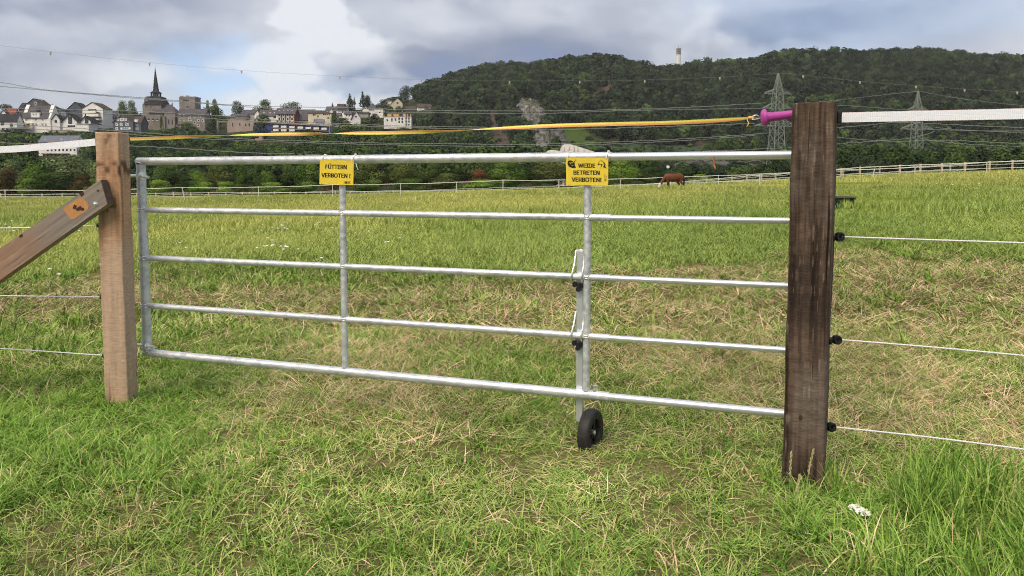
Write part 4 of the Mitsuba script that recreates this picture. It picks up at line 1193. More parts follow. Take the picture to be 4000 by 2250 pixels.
# --- the wooded hillside: crowns set out over the slope, bare where the rock and the clearings are
FOREST = []
for v in range(5):
    FOREST.append(crown(round_lobes(40 + v, (6, 9, 12, 7, 10)[v], (0.5, 0.42, 0.55, 0.34, 0.5)[v], 1.0, (0.05, 0.1, 0.0, 0.05, 0.0)[v], (0.6, 0.68, 0.75, 0.5, 0.8)[v]), 300, 0.085, 60 + v, inner=0.08, soft=0.9))
    NEARW = crown(round_lobes(140 + v, (6, 9, 12, 7, 10)[v], (0.5, 0.42, 0.55, 0.4, 0.5)[v], 1.0, (0.05, 0.1, 0.0, 0.05, 0.0)[v], (0.6, 0.68, 0.75, 0.6, 0.8)[v]), 560, 0.056, 160 + v, inner=0.08, soft=0.85)
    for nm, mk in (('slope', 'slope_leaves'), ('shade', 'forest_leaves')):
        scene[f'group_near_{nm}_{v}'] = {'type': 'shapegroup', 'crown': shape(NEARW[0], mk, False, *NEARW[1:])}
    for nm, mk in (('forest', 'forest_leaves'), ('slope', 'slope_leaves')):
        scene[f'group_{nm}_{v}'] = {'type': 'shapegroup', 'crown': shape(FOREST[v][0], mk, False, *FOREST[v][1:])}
CON = crown([(0, 0, 0.12 + 0.8 * t, 0.20 * (1 - t) + 0.02, 0.20 * (1 - t) + 0.02, 0.09) for t in np.linspace(0, 1, 9)], 380, 0.05, 71, inner=0.05)
BARE = [  # outlines in the photograph of places without tall trees (bearing and height of the slope), for the rock and the clearings
    [(2035, 392), (2075, 384), (2105, 402), (2128, 455), (2146, 500), (2160, 585), (2200, 600), (2085, 600), (2072, 560), (2070, 515), (2026, 465)],
    [(1880, 430), (1925, 430), (1950, 500), (2010, 545), (2000, 590), (1920, 575), (1905, 520)],
    [(2170, 500), (2270, 490), (2330, 545), (2330, 600), (2180, 600)],
    [(2700, 540), (2735, 535), (2790, 590), (2730, 600)],
    [(2330, 560), (2800, 575), (2830, 600), (2330, 600)],
    [(2500, 615), (3040, 615), (3060, 700), (2500, 700)],
]
BAREP = [Polygon(q) for q in BARE]
THIN = [Polygon([(2250, 330), (2480, 320), (2610, 350), (2600, 395), (2400, 400), (2280, 380)])]
from shapely import Point


def seen(q):
    q = [q[0], q[1], q[2] - EYE]
    yy_, zz_ = q[1] * cp_ - q[2] * sp_, q[1] * sp_ + q[2] * cp_
    return CX + FOC * q[0] / yy_, CY - FOC * zz_ / yy_


fr = np.random.default_rng(77)
nf = ns = 0
TOWN_KEEP = []                                              # (x, y, r) kept free of forest around buildings: filled below


def forest():
    global nf, ns
    pts = []
    y = 205.0
    while y < 1150:
        stp = 5.6 if y < 430 else 7.5 if y < 520 else 11.4
        x = np.arange(-0.78 * y - 10 + fr.random() * stp, 0.78 * y + 10, stp)
        pts.append(np.stack([x + (fr.random(len(x)) - 0.5) * stp * 0.9, y + (fr.random(len(x)) - 0.5) * stp * 0.9], 1))
        y += stp * 0.88
    q = np.vstack(pts)
    q = q[np.argsort(q[:, 1])]
    n = len(q)
    Z = land(q[:, 0], q[:, 1])
    px, py = seen(np.stack([q[:, 0], q[:, 1], Z]))
    X, Y = q[:, 0], q[:, 1]
    left = px < 1560
    r1, r2 = fr.random(n), fr.random(n)
    keep = ~(left & (Y > 585) & (px < 1500)) | ((Y > 660) & (Y < 740) & (r1 < 0.16))
    low = np.zeros(n, bool)
    for b_ in (BAREP[2], BAREP[4], BAREP[5], BAREP[1]):
        low |= shapely.contains_xy(b_, px, py) & (fr.random(n) < 0.5)
    for b_ in BAREP:
        keep &= low | ~(shapely.contains_xy(b_, px, py) | shapely.contains_xy(b_, px, py - 26))
    for b_ in THIN:
        keep &= ~(shapely.contains_xy(b_, px, py) & (r2 < 0.55))
    for a, b_, r in TOWN_KEEP:
        keep &= (X - a) ** 2 + (Y - b_) ** 2 > r * r
    grove = meshkit.noise(np.stack([X / 45, Y / 60, X * 0], 1), 5)
    lim = np.interp(px, [-600, 140, 420, 560, 690, 900, 985, 992, 1158, 1166, 1300, 1350, 1500, 1607, 1625, 1680, 1750], [514, 514, 506, 514, 492, 522, 522, 557, 557, 518, 518, 474, 497, 497, 330, 200, 100])
    lim = np.where((px > 112) & (px < 338) & (Y < 432), 618, lim)
    lim = np.where((px > 1600) & (px < 1725) & (Y < 716), np.maximum(lim, 444), lim)
    lim = np.where((px > 1485) & (px < 1640) & (Y < 612), np.maximum(lim, 496), lim)
    lim = np.where((px > 1520) & (px < 1590) & (Y < 726), np.maximum(lim, 432), lim)
    room = (lines(px, lim)[:, 2] * Y + EYE) - Z
    for i in np.nonzero(keep)[0]:
        h = fr.uniform(8.5, 17.5) * (0.75 + 0.4 * grove[i]) if Y[i] > 520 else fr.uniform(4.5, 8.5) * (0.8 + 0.5 * grove[i]) if Y[i] < 430 else fr.uniform(6, 11) * (0.8 + 0.4 * grove[i])
        if left[i] and Y[i] > 640:
            h = fr.uniform(6, 9)
            room[i] = 20
        if low[i]:
            h = fr.uniform(1.4, 4.2)
        if room[i] < 2.0:
            continue
        h0, h = h, min(h, room[i] * fr.uniform(0.86, 1.0))
        w = min(max(h * fr.uniform(0.85, 1.25) * (1.5 if low[i] else 1), 0.6 * h0), 19)
        tw_ = T().translate([float(X[i]), float(Y[i]), float(Z[i]) - 0.6]).rotate([0, 0, 1], float(fr.random() * 360)).scale([w, w, h])
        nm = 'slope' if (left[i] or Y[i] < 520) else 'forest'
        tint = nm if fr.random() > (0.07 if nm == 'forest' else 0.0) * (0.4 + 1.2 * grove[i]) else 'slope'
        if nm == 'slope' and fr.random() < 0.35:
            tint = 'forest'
        if nm == 'slope':
            ns += 1
            k = f'slope_wood__{ns:04d}'
        else:
            nf += 1
            k = f'hill_forest__{nf:04d}'
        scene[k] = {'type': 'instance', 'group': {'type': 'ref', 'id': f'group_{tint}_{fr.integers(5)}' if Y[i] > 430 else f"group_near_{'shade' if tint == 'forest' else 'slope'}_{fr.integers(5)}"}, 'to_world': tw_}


labels['hill_forest'] = {'label': 'dense dark green forest covering the long hill', 'category': 'forest', 'kind': 'stuff'}
labels['slope_wood'] = {'label': 'green wood on the slope below the town and at the foot of the hill', 'category': 'woodland', 'kind': 'stuff'}

# --- rock and bare ground on the hill


def slope_patch(outline, name, matk, label, lift, rough, seed, steps=46):
    """The stretch of the slope inside an outline, as a rugged sheet of its own with real relief."""
    P_ = Polygon(outline)
    x0, y0, x1, y1 = P_.bounds
    ys = np.linspace(y0, y1, steps)
    xs = np.linspace(x0, x1, steps)
    PX, PY = np.meshgrid(xs, ys)
    d = lines(PX, PY)
    lo, hi = np.full(PX.shape, 200.0), np.full(PX.shape, 1000.0)
    hit = np.zeros(PX.shape, bool)
    for Y in np.linspace(210, 1000, 80):                    # where the line of sight meets the slope
        now = (EYE + d[..., 2] * Y < land(d[..., 0] * Y, np.full(PX.shape, Y))) & ~hit
        hi = np.where(now, Y, hi)
        hit |= now
        lo = np.where(hit, lo, Y)
    for _ in range(8):
        m_ = (lo + hi) / 2
        now = EYE + d[..., 2] * m_ < land(d[..., 0] * m_, m_)
        hi, lo = np.where(now, m_, hi), np.where(now, lo, m_)
    V = np.array([0, 0, EYE]) + d * hi[..., None]
    ins = np.array([[P_.buffer(2).contains(Point(px, py)) for px in xs] for py in ys])
    dist = np.array([[P_.exterior.distance(Point(px, py)) for px in xs] for py in ys])
    k = np.clip(dist / 12.0, 0, 1)
    n1 = meshkit.fbm(V / np.array([3.5, 9, 14]), 4, seed) - 0.42
    n2 = meshkit.fbm(V / np.array([9, 20, 18]), 3, seed + 3) - 0.4
    if matk == 'rock':                                      # upright ribs and ledges
        n1 = 0.55 - 2.2 * np.abs(meshkit.fbm(V / np.array([4.0, 40, 26]), 3, seed) - 0.5) + 0.8 * (meshkit.noise(V / np.array([30, 30, 3.2]), seed + 5) - 0.5)
    out = (n1 * rough * 1.2 + n2 * rough * 1.6 + lift) * k
    V[..., 1] -= out * 1.6
    V[..., 2] += 0.35 * out
    F = []
    for i in range(steps - 1):
        for j in range(steps - 1):
            if ins[i, j] and ins[i + 1, j] and ins[i, j + 1] and ins[i + 1, j + 1]:
                a = i * steps + j
                F += [[a, a + steps, a + steps + 1], [a, a + steps + 1, a + 1]]
    m = trimesh.Trimesh(V.reshape(-1, 3), np.array(F), process=False)
    m.remove_unreferenced_vertices()
    return struct(name, m, matk, False, label)


slope_patch([(2020, 402), (2040, 384), (2058, 396), (2078, 378), (2098, 396), (2108, 392), (2120, 424), (2138, 450), (2136, 474), (2156, 500), (2152, 545), (2166, 590), (2140, 600), (2112, 575), (2095, 604), (2078, 560), (2080, 520), (2050, 512), (2044, 480), (2018, 474), (2024, 440), (2010, 424)], 'rock_face', 'rock', 'pale grey quarry rock face on the wooded hill', 0.5, 4.2, 4, 90)
slope_patch([(2140, 505), (2200, 500), (2230, 560), (2225, 600), (2130, 600), (2150, 560)], 'rock_face', 'grey_rock', 'darker grey rock slab right of the pale quarry face', 1.5, 5.0, 6, 30)
slope_patch(BARE[1], 'scree', 'brown_scree', 'brown scree slope left of the quarry face', 1.0, 3.0, 9, 34)
slope_patch(BARE[2], 'clearing', 'slope_grass', 'green grassy clearing right of the quarry face', 0.8, 1.5, 12, 26)
slope_patch([(2708, 548), (2730, 540), (2778, 590), (2740, 600)], 'scree', 'brown_scree', 'narrow pale brown track cut in the forest left of the pylon', 1.0, 1.5, 14, 20)
slope_patch(BARE[4], 'clearing', 'grey_scrub', 'grey green scrub slope above the top bar of the gate', 0.8, 3.0, 16, 40)
slope_patch([(2560, 640), (2600, 626), (2680, 630), (2750, 622), (2900, 632), (3000, 630), (3020, 662), (2960, 672), (2900, 664), (2830, 680), (2760, 668), (2690, 674), (2620, 652)], 'rock_face', 'grey_rock', 'low grey rock wall behind the grazing horse', 2.0, 7.0, 18, 60)
slope_patch([(2250, 335), (2480, 325), (2610, 352), (2600, 392), (2400, 398), (2280, 380)], 'scree', 'brown_scree', 'bare brown patch high on the wooded hill', 1.0, 3.0, 21, 30)

# --- single trees and shrubs of the belt behind the pasture
PROTO = {}
for nm, args in {'bush': dict(k=11, w=0.5, low=0.0, spread=0.70), 'broad': dict(k=13, w=0.5, low=0.06, spread=0.66), 'tall': dict(k=10, w=0.36, low=0.08, spread=0.5), 'willow': dict(k=14, w=0.52, low=0.0, spread=0.66)}.items():
    for v in range(2):
        lobes = round_lobes(hash(nm) % 97 * 0 + len(nm) * 13 + v * 7, args['k'], args['w'], 1.0, args['low'], args['spread'])
        PROTO[nm, v] = (crown(lobes, 4200, 0.024, len(nm) * 5 + v, inner=0.2, soft=0.8), trunk_mesh(0.95, 0.035, len(nm) + v))
_shapes = {}


def tree(name, label, catg, px, top, wpx, Y, matk, kind='bush', v=0, group=None, base=None):
    """A tree or shrub standing at that bearing and distance, as tall and broad as it looks."""
    b_ = land_at(px, Y)
    zt = W(px, top, Y)[2]
    if base is not None:
        b_[2] = W(px, base, Y)[2]
    h = max(zt - b_[2], 0.8) * 1.04
    w = wpx / FOC * Y
    t = thing(name, label, catg, group)
    (cm, cuv, cn), tm = PROTO[kind, v]
    tw_ = T().translate([float(x) for x in b_]).rotate([0, 0, 1], float(rng.random() * 360)).scale([w, w, h])
    for nm, ms, uv, vn, mk in (('crown', cm, cuv, cn, matk), ('trunk', tm, None, None, 'bark')):
        if (nm, kind, v, mk) not in _shapes:
            _shapes[nm, kind, v, mk] = shape(ms, mk, False, uv, vn)
        k = numbered(t + '__' + nm)
        scene[k] = {**_shapes[nm, kind, v, mk], 'to_world': tw_}
    return t


BELT = [
    # name, label, photo x, top, width, distance, material, kind
    ('shrub', 'copper brown shrub at the far left edge behind the pasture fence', 30, 664, 120, 150, 'copper_leaves', 'bush'),
    ('tree', 'grey green tree at the far left, above the copper shrub', 60, 632, 120, 175, 'willow_leaves', 'broad'),
    ('tree', 'olive green tree just left of the large pale willow', 165, 640, 130, 168, 'green_leaves', 'broad'),
    ('willow', 'large pale green willow left of the light post', 280, 612, 200, 172, 'willow_leaves', 'willow'),
    ('tree', 'green tree close behind the left side of the light post', 395, 640, 130, 165, 'willow_leaves', 'broad'),
    ('shrub', 'dark green shrub in front of the large pale willow', 210, 678, 200, 150, 'dark_leaves', 'bush'),
    ('shrub', 'brown tinged shrub left of the brace end', 330, 684, 110, 148, 'copper_leaves', 'bush'),
    ('shrub', 'dark green shrub low behind the brace', 400, 700, 120, 146, 'green_leaves', 'bush'),
    ('shrub', 'green shrub behind the left fence, right of the copper shrub', 120, 700, 120, 146, 'green_leaves', 'bush'),
    ('tree', 'broad dark green tree right of the hinge stile', 665, 643, 175, 160, 'dark_leaves', 'broad'),
    ('tree', 'light green rounded tree right of the broad dark one', 778, 668, 85, 158, 'bright_leaves', 'broad'),
    ('tree', 'dull olive tree between the light green one and the tall ones', 858, 648, 130, 166, 'olive_leaves', 'broad'),
    ('tree', 'tall green tree left of the narrow dark one', 945, 645, 85, 162, 'green_leaves', 'tall'),
    ('tree', 'narrow dark tree in the middle of the left gate panel', 1008, 650, 60, 168, 'dark_leaves', 'tall'),
    ('tree', 'small green tree right of the narrow dark tree', 1045, 672, 70, 160, 'green_leaves', 'broad'),
    ('tree', 'dark tree behind, left of the yellow sign with two lines', 1130, 648, 110, 176, 'dark_leaves', 'tall'),
    ('tree', 'green tree close to the left of the two line sign', 1205, 640, 120, 164, 'green_leaves', 'broad'),
    ('shrub', 'bright green low shrub nearest the hinge stile', 625, 706, 110, 146, 'bright_leaves', 'bush'),
    ('shrub', 'bright green low shrub under the light green tree', 790, 712, 110, 146, 'bright_leaves', 'bush'),
    ('shrub', 'bright green low shrub under the dull olive tree', 885, 712, 90, 145, 'bright_leaves', 'bush'),
    ('shrub', 'brownish low shrub left of the white fence post', 945, 722, 80, 146, 'olive_leaves', 'bush'),
    ('shrub', 'bright green low shrub right of the narrow dark tree', 1060, 714, 130, 146, 'bright_leaves', 'bush'),
    ('shrub', 'green low shrub left below the two line sign', 1190, 712, 120, 145, 'green_leaves', 'bush'),
    ('shrub', 'brown tinged shrub under the two line sign', 1295, 722, 90, 146, 'copper_leaves', 'bush'),
    ('shrub', 'dark gap filling shrub behind the bright ones left of the narrow tree', 740, 690, 120, 156, 'dark_leaves', 'bush'),
    ('tree', 'broad dark olive tree right of the two line sign', 1450, 640, 150, 160, 'olive_leaves', 'broad'),
    ('tree', 'broad olive tree in the middle between the signs', 1580, 642, 160, 162, 'olive_leaves', 'broad'),
    ('tree', 'dark tree behind, in the middle between the signs', 1690, 640, 120, 176, 'dark_leaves', 'broad'),
    ('shrub', 'green shrub low right of the two line sign', 1440, 704, 130, 144, 'green_leaves', 'bush'),
    ('shrub', 'green shrub low in the middle between the signs', 1600, 700, 140, 144, 'green_leaves', 'bush'),
    ('shrub', 'olive shrub left of the rust red one', 1740, 680, 140, 146, 'olive_leaves', 'bush'),
    ('shrub', 'rust red shrub between the signs', 1872, 668, 95, 142, 'rust_leaves', 'bush'),
    ('shrub', 'bright green low shrub under the rust red one', 1868, 704, 170, 138, 'bright_leaves', 'bush'),
    ('tree', 'green tree right of the rust red shrub', 1985, 636, 180, 158, 'green_leaves', 'broad'),
    ('tree', 'dark olive tree left of the three line sign', 2140, 628, 170, 158, 'olive_leaves', 'broad'),
    ('shrub', 'dark shrub low left of the three line sign', 2120, 705, 130, 140, 'dark_leaves', 'bush'),
    ('shrub', 'dark green bush filling the gap left of the three line sign', 2165, 626, 150, 166, 'dark_leaves', 'bush'),
    ('shrub', 'green shrub right below the rust red one', 1960, 708, 130, 140, 'green_leaves', 'bush'),
    ('tree', 'green tree hidden behind the three line sign', 2285, 622, 190, 160, 'green_leaves', 'broad'),
    ('tree', 'lime green tree right of the three line sign', 2432, 626, 140, 148, 'bright_leaves', 'broad'),
    ('shrub', 'dark green shrub right of the lime green tree', 2540, 655, 130, 150, 'dark_leaves', 'bush'),
    ('shrub', 'dark green shrub behind the head of the horse', 2620, 672, 120, 150, 'dark_leaves', 'bush'),
    ('shrub', 'lime green low shrub right of the horse', 2735, 682, 110, 140, 'bright_leaves', 'bush'),
    ('shrub', 'green shrub low left of the lime green tree', 2370, 700, 100, 142, 'green_leaves', 'bush'),
    ('shrub', 'dark shrub left of the first pylon foot', 2870, 655, 110, 300, 'dark_leaves', 'bush'),
    ('shrub', 'dark shrub at the first pylon foot', 2975, 668, 90, 280, 'dark_leaves', 'bush'),
    ('shrub', 'dark green shrub close right of the dark post', 3290, 630, 90, 290, 'slope_leaves', 'bush'),
    ('shrub', 'mid green tree right of the dark post', 3365, 600, 120, 310, 'slope_leaves', 'broad'),
    ('shrub', 'dark tree between the dark post and the second pylon', 3470, 612, 110, 320, 'forest_leaves', 'broad'),
]
for i, (nm, lb, px, top, wp, Y, mk, kd) in enumerate(BELT):
    tree(nm, lb, 'tree' if nm != 'shrub' else 'shrub', px, top, wp, Y, mk, kd, i % 2)
# the fringe right of the second pylon and outside the frame
lab = 'dark fringe tree behind the right fence beyond the farther pylon'
for k, px in enumerate(range(3660, 4030, 75)):
    tree('fringe_tree', lab + ', %s right of it' % ('first', 'second', 'third', 'fourth', 'fifth')[k], 'tree', px, 605 + 25 * rng.random(), 105, 330 + 25 * rng.random(), 'forest_leaves' if k % 2 else 'slope_leaves', 'broad', k % 2)

# ------------------------------------------------------------------ the town on the ridge


class Site:
    """Measures a building: photograph points to metres about a front-left-bottom origin at distance Y, with its front turned by yaw."""

    def __init__(self, x0, x1, yb, Y, yaw=0.0):
        self.Y, self.k = Y, Y / FOC
        self.o = W((x0 + x1) / 2, yb, Y)
        self.xc, self.yb, self.R = (x0 + x1) / 2, yb, Rz(yaw)

    def p(self, px, py):
        q = W(px, py, self.Y)
        return q[0] - self.o[0], q[2] - self.o[2]

    def put(self, m):
        return move(m, self.R, self.o)


def gable_solid(x0, x1, y0, y1, z0, ze, zr, front):
    """Walls: gable towards the viewer (front) or at the sides."""
    if front:
        m = prism([(x0, z0), (x1, z0), (x1, ze), ((x0 + x1) / 2, zr), (x0, ze)], y1 - y0)
        m.vertices += [0, y0, 0]
    else:
        m = prism([(y0, z0), (y1, z0), (y1, ze), ((y0 + y1) / 2, zr), (y0, ze)], x1 - x0)
        v = m.vertices.copy()
        m.vertices = np.stack([x1 - v[:, 1], v[:, 0], v[:, 2]], 1)
        m.fix_normals()
    return m


def slab(a, b, c, d, th):
    """A roof plane with thickness from four corners."""
    q = np.array([a, b, c, d], float)
    n = unit(np.cross(q[1] - q[0], q[3] - q[0]))
    if n[2] < 0:
        n = -n
    return trimesh.convex.convex_hull(np.vstack([q, q + n * th]))


def gable_roof(x0, x1, y0, y1, ze, zr, front, ov=0.5, th=0.28):
    if front:
        xm = (x0 + x1) / 2
        s = (zr - ze) / (xm - x0)
        return cat(slab((x0 - ov, y0 - ov, ze - s * ov), (xm, y0 - ov, zr), (xm, y1 + ov, zr), (x0 - ov, y1 + ov, ze - s * ov), th), slab((x1 + ov, y0 - ov, ze - s * ov), (xm, y0 - ov, zr), (xm, y1 + ov, zr), (x1 + ov, y1 + ov, ze - s * ov), th))
    ym = (y0 + y1) / 2
    s = (zr - ze) / (ym - y0)
    return cat(slab((x0 - ov, y0 - ov, ze - s * ov), (x1 + ov, y0 - ov, ze - s * ov), (x1 + ov, ym, zr), (x0 - ov, ym, zr), th), slab((x0 - ov, y1 + ov, ze - s * ov), (x1 + ov, y1 + ov, ze - s * ov), (x1 + ov, ym, zr), (x0 - ov, ym, zr), th))


def hip_roof(x0, x1, y0, y1, ze, zr, ov=0.6, inset=None):
    i = (y1 - y0) / 2 if inset is None else inset
    i = min(i, (x1 - x0) / 2 - 0.05)
    ym = (y0 + y1) / 2
    q = [(x0 - ov, y0 - ov, ze), (x1 + ov, y0 - ov, ze), (x1 + ov, y1 + ov, ze), (x0 - ov, y1 + ov, ze), (x0 + i, ym, zr), (x1 - i, ym, zr)]
    q += [(x, y, z - 0.25) for x, y, z in q[:4]]
    return trimesh.convex.convex_hull(np.array(q))


def windows(s, parent, spec, y_front=0.0, glass='window_glass', frame=None, name='window'):
    """spec: list of photograph boxes (x0, y0, x1, y1)."""
    for x0, y0, x1, y1 in spec:
        a, b = s.p(x0, y1), s.p(x1, y0)
        w, h = max(b[0] - a[0], 0.5), max(b[1] - a[1], 0.5)
        c = ((a[0] + b[0]) / 2, (a[1] + b[1]) / 2)
        if frame:
            k = part(parent, name, s.put(box([c[0], y_front - 0.02, c[1]], [w, 0.2, h])), frame)
            part(k, 'pane', s.put(box([c[0], y_front - 0.04, c[1] + 0.02 * h], [w * 0.62, 0.22, h * 0.66])), glass)
        else:
            part(parent, name, s.put(box([c[0], y_front - 0.02, c[1]], [w, 0.16, h])), glass)


def grid(x0, x1, nx, y0, y1, ny, w, h):
    xs = [(x0 + x1) / 2] if nx == 1 else np.linspace(x0, x1, nx)
    ys = [(y0 + y1) / 2] if ny == 1 else np.linspace(y0, y1, ny)
    return [(x - w / 2, y - h / 2, x + w / 2, y + h / 2) for y in ys for x in xs]


def house(label, x0, x1, yb, ye, yr, Y, form, wallm, roofm, depth=9.0, yaw=0.0, win=(), frame=None, glass='window_glass', chimneys=(), ov=0.5, name='house', cat_='house', down=7.0, dormers=()):
    s = Site(x0, x1, yb, Y, yaw)
    t = thing(name, label, cat_)
    a, b = s.p(x0, yb), s.p(x1, ye)
    zr = s.p(0, yr)[1]
    if form == 'hip' or form == 'flat':
        wm = box([(a[0] + b[0]) / 2, depth / 2, (b[1] - down) / 2], [b[0] - a[0], depth, b[1] + down])
        rm = hip_roof(a[0], b[0], 0, depth, b[1], zr) if form == 'hip' else box([(a[0] + b[0]) / 2, depth / 2, (b[1] + zr) / 2], [b[0] - a[0] + 2 * ov, depth + 2 * ov, max(zr - b[1], 0.3)])
    else:
        wm = gable_solid(a[0], b[0], 0, depth, -down, b[1], zr - 0.1, form == 'front')
        rm = gable_roof(a[0], b[0], 0, depth, b[1], zr, form == 'front', ov)
    part(t, 'wall', s.put(wm), wallm)
    r = part(t, 'roof', s.put(rm), roofm)
    windows(s, t, win, 0.0, glass, frame)
    for cx, cy, w in chimneys:
        q = s.p(cx, cy)
        part(r, 'chimney', s.put(box([q[0], depth * 0.5, q[1] - 1.0], [w, 0.9, 2.4])), 'grey_wall')
    for dx0, dy0, dx1, dy1, dm in dormers:
        q0, q1 = s.p(dx0, dy1), s.p(dx1, dy0)
        part(r, 'dormer', s.put(box([(q0[0] + q1[0]) / 2, depth * 0.30, (q0[1] + q1[1]) / 2], [q1[0] - q0[0], 2.2, q1[1] - q0[1]])), dm)
    TOWN_KEEP.append((s.o[0], Y + depth / 2, max(b[0] - a[0], depth) * 0.5 + 3.0))
    return t, s


Y1 = 600.0
house('white house with dark roof at the far left edge of the town', -20, 62, 522, 474, 444, 585, 'side', 'white_wall', 'dark_roof', 10, 0.1, [(4, 478, 16, 490), (8, 500, 18, 510), (24, 500, 34, 510), (38, 482, 48, 494)], chimneys=[(28, 442, 1.2)])
house('small white gabled house by the red roof at the far left', 3, 25, 452, 444, 431, 640, 'front', 'white_wall', 'dark_roof', 9)
house('small house with a bright red roof at the far left', 28, 58, 452, 440, 422, 645, 'side', 'white_wall', 'red_roof', 8, 0.3, chimneys=[(43, 428, 0.8)])
house('dark roofed house high behind the big white house', 74, 110, 455, 425, 400, 650, 'side', 'slate_wall', 'dark_roof', 12)
t_, s_t = house('house with the highest dark hipped gable behind the big white house', 100, 166, 455, 412, 385, 640, 'front', 'slate_wall', 'brown_roof', 14, 0, [(136, 398, 143, 408)], frame='white_paint', chimneys=[(124, 386, .6), (142, 386, .6)])
big, sb = house('big white house with a steep grey roof and a white centre dormer', 90, 187, 512, 460, 411, Y1, 'side', 'white_wall', 'slate_roof', 13, 0.0, [(100, 464, 107, 471), (137, 462, 144, 471), (163, 465, 170, 471), (138, 482, 145, 492), (163, 482, 170, 492), (176, 482, 182, 492)], glass='pale_glass', chimneys=[(118, 405, .7)])
q0, q1 = sb.p(121, 460), sb.p(154, 439)
part(big, 'gable_dormer', sb.put(cat(box([(q0[0] + q1[0]) / 2, 2.1, (q0[1] + q1[1]) / 2], [q1[0] - q0[0], 4.4, q1[1] - q0[1]]))), 'white_wall')
part(big, 'dormer_roof', sb.put(box([(q0[0] + q1[0]) / 2, 2.1, q1[1] + 0.2], [q1[0] - q0[0] + 0.8, 4.9, 0.4])), 'dark_roof')
windows(sb, big, [(128, 444, 134, 450), (139, 444, 145, 450)], -0.1, 'pale_glass')
q0, q1 = sb.p(135, 435), sb.p(147, 423)
part(big, 'roof_window', sb.put(box([(q0[0] + q1[0]) / 2, 3.6, (q0[1] + q1[1]) / 2], [q1[0] - q0[0], 2.4, q1[1] - q0[1]])), 'dark_roof')
for xa, xb in ((86, 97), (184, 195)):
    q0, q1 = sb.p(xa, 470), sb.p(xb, 408)
    part(big, 'gable_wall', sb.put(gable_solid(q0[0], q1[0], -0.4, 13.4, q0[1] - 8, sb.p(0, 462)[1], sb.p(0, 406)[1], False)), 'white_wall')
q0, q1 = sb.p(94, 503), sb.p(132, 481)
part(big, 'bay', sb.put(box([(q0[0] + q1[0]) / 2, -1.0, (q0[1] + q1[1]) / 2], [q1[0] - q0[0], 2.6, q1[1] - q0[1]])), 'cream_wall', label='cream bay with brown windows')
windows(sb, big, [(99, 484, 107, 494), (111, 484, 123, 494)], -2.35, 'window_glass')
house('low dark roofed house right behind the big white house', 168, 212, 460, 426, 403, 640, 'hip', 'slate_wall', 'dark_roof', 12)
house('slate dark gabled house right of the big white house', 203, 268, 478, 446, 423, 615, 'front', 'slate_wall', 'dark_roof', 14, 0.15, [(239, 437, 247, 452), (249, 437, 256, 452)], glass='pale_glass')
house('white gabled house with a dark hood roof, left one of the terraced row', 206, 232, 500, 466, 446, 592, 'front', 'white_wall', 'dark_roof', 10, 0.2, [(214, 468, 222, 480)])
ta, sa = house('white gabled house with a tall dark window, middle of the terraced row', 246, 300, 500, 474, 447, 588, 'front', 'white_wall', 'dark_roof', 11, 0.05, [(267, 455, 281, 484), (265, 489, 293, 496)], ov=1.0)
tb, sb2 = house('white gabled house with a tall dark window, right of the terraced row', 318, 354, 500, 474, 453, 590, 'front', 'white_wall', 'dark_roof', 11, 0.05, [(332, 458, 345, 482)], ov=1.0)
house('low white garden wing between the terraced gables', 299, 346, 502, 485, 483, 582, 'flat', 'white_wall', 'grey_wall', 6, 0.0, [(306, 473, 316, 481)])
tt, s8 = house('tall white stepped block with balconies and twin dark roofs', 322, 404, 503, 424, 400, 608, 'front', 'white_wall', 'brown_roof', 12, -0.1, [(330, 444, 337, 456), (356, 478, 374, 484)])
for i, (xa, xb, y0_, y1_) in enumerate(((344, 380, 434, 442), (346, 396, 446, 456), (352, 402, 465, 470), (350, 404, 481, 486), (350, 406, 490, 503))):
    q0, q1 = s8.p(xa, y1_), s8.p(xb, y0_)
    k = part(tt, 'balcony', s8.put(box([(q0[0] + q1[0]) / 2, -1.0 - 0.5 * i, (q0[1] + q1[1]) / 2], [q1[0] - q0[0], 2.6 + i, q1[1] - q0[1]])), 'white_paint')
    part(k, 'shade_opening', s8.put(box([(q0[0] + q1[0]) / 2, -0.2 - 0.5 * i, q1[1] + 0.8], [(q1[0] - q0[0]) * 0.9, 1.0, 1.3])), 'window_glass')
house('dark twin roofed house left behind the stepped white block', 260, 330, 470, 432, 399, 635, 'front', 'slate_wall', 'dark_roof', 14, 0.1, [(288, 425, 300, 432)])
house('grey roofed white house right of the stepped block', 396, 452, 490, 462, 430, 622, 'side', 'white_wall', 'slate_roof', 12, 0.15, [(403, 466, 412, 474)])
hs, ss_ = house('slate clad gabled house with white windows left of the church', 440, 522, 512, 478, 446, 575, 'front', 'slate_wall', 'brown_roof', 14, -0.12, [(455, 463, 463, 472), (468, 461, 486, 473), (489, 463, 497, 472), (450, 480, 460, 492), (468, 480, 478, 492), (491, 480, 503, 492), (450, 496, 460, 508), (470, 498, 512, 506)], frame='white_paint', glass='pale_glass')
q0, q1 = ss_.p(516, 512), ss_.p(548, 480)
part(hs, 'side_wing', ss_.put(gable_solid(q0[0], q1[0], 2, 11, q0[1] - 6, q1[1], ss_.p(0, 452)[1], False)), 'slate_wall')
part(hs, 'wing_roof', ss_.put(gable_roof(q0[0], q1[0], 2, 11, q1[1], ss_.p(0, 452)[1], False)), 'brown_roof')
windows(ss_, hs, [(518, 483, 538, 492), (520, 497, 540, 508)], 2.0, 'pale_glass')
part(hs, 'white_dormer', ss_.put(box([ss_.p(527, 471)[0], 3.5, ss_.p(527, 471)[1]], [2.4, 2.4, 1.9])), 'white_paint')

# church
YC = 600.0
ch = thing('church', 'grey stone church with a slender pointed spire', 'church')
s = Site(553, 690, 500, YC)


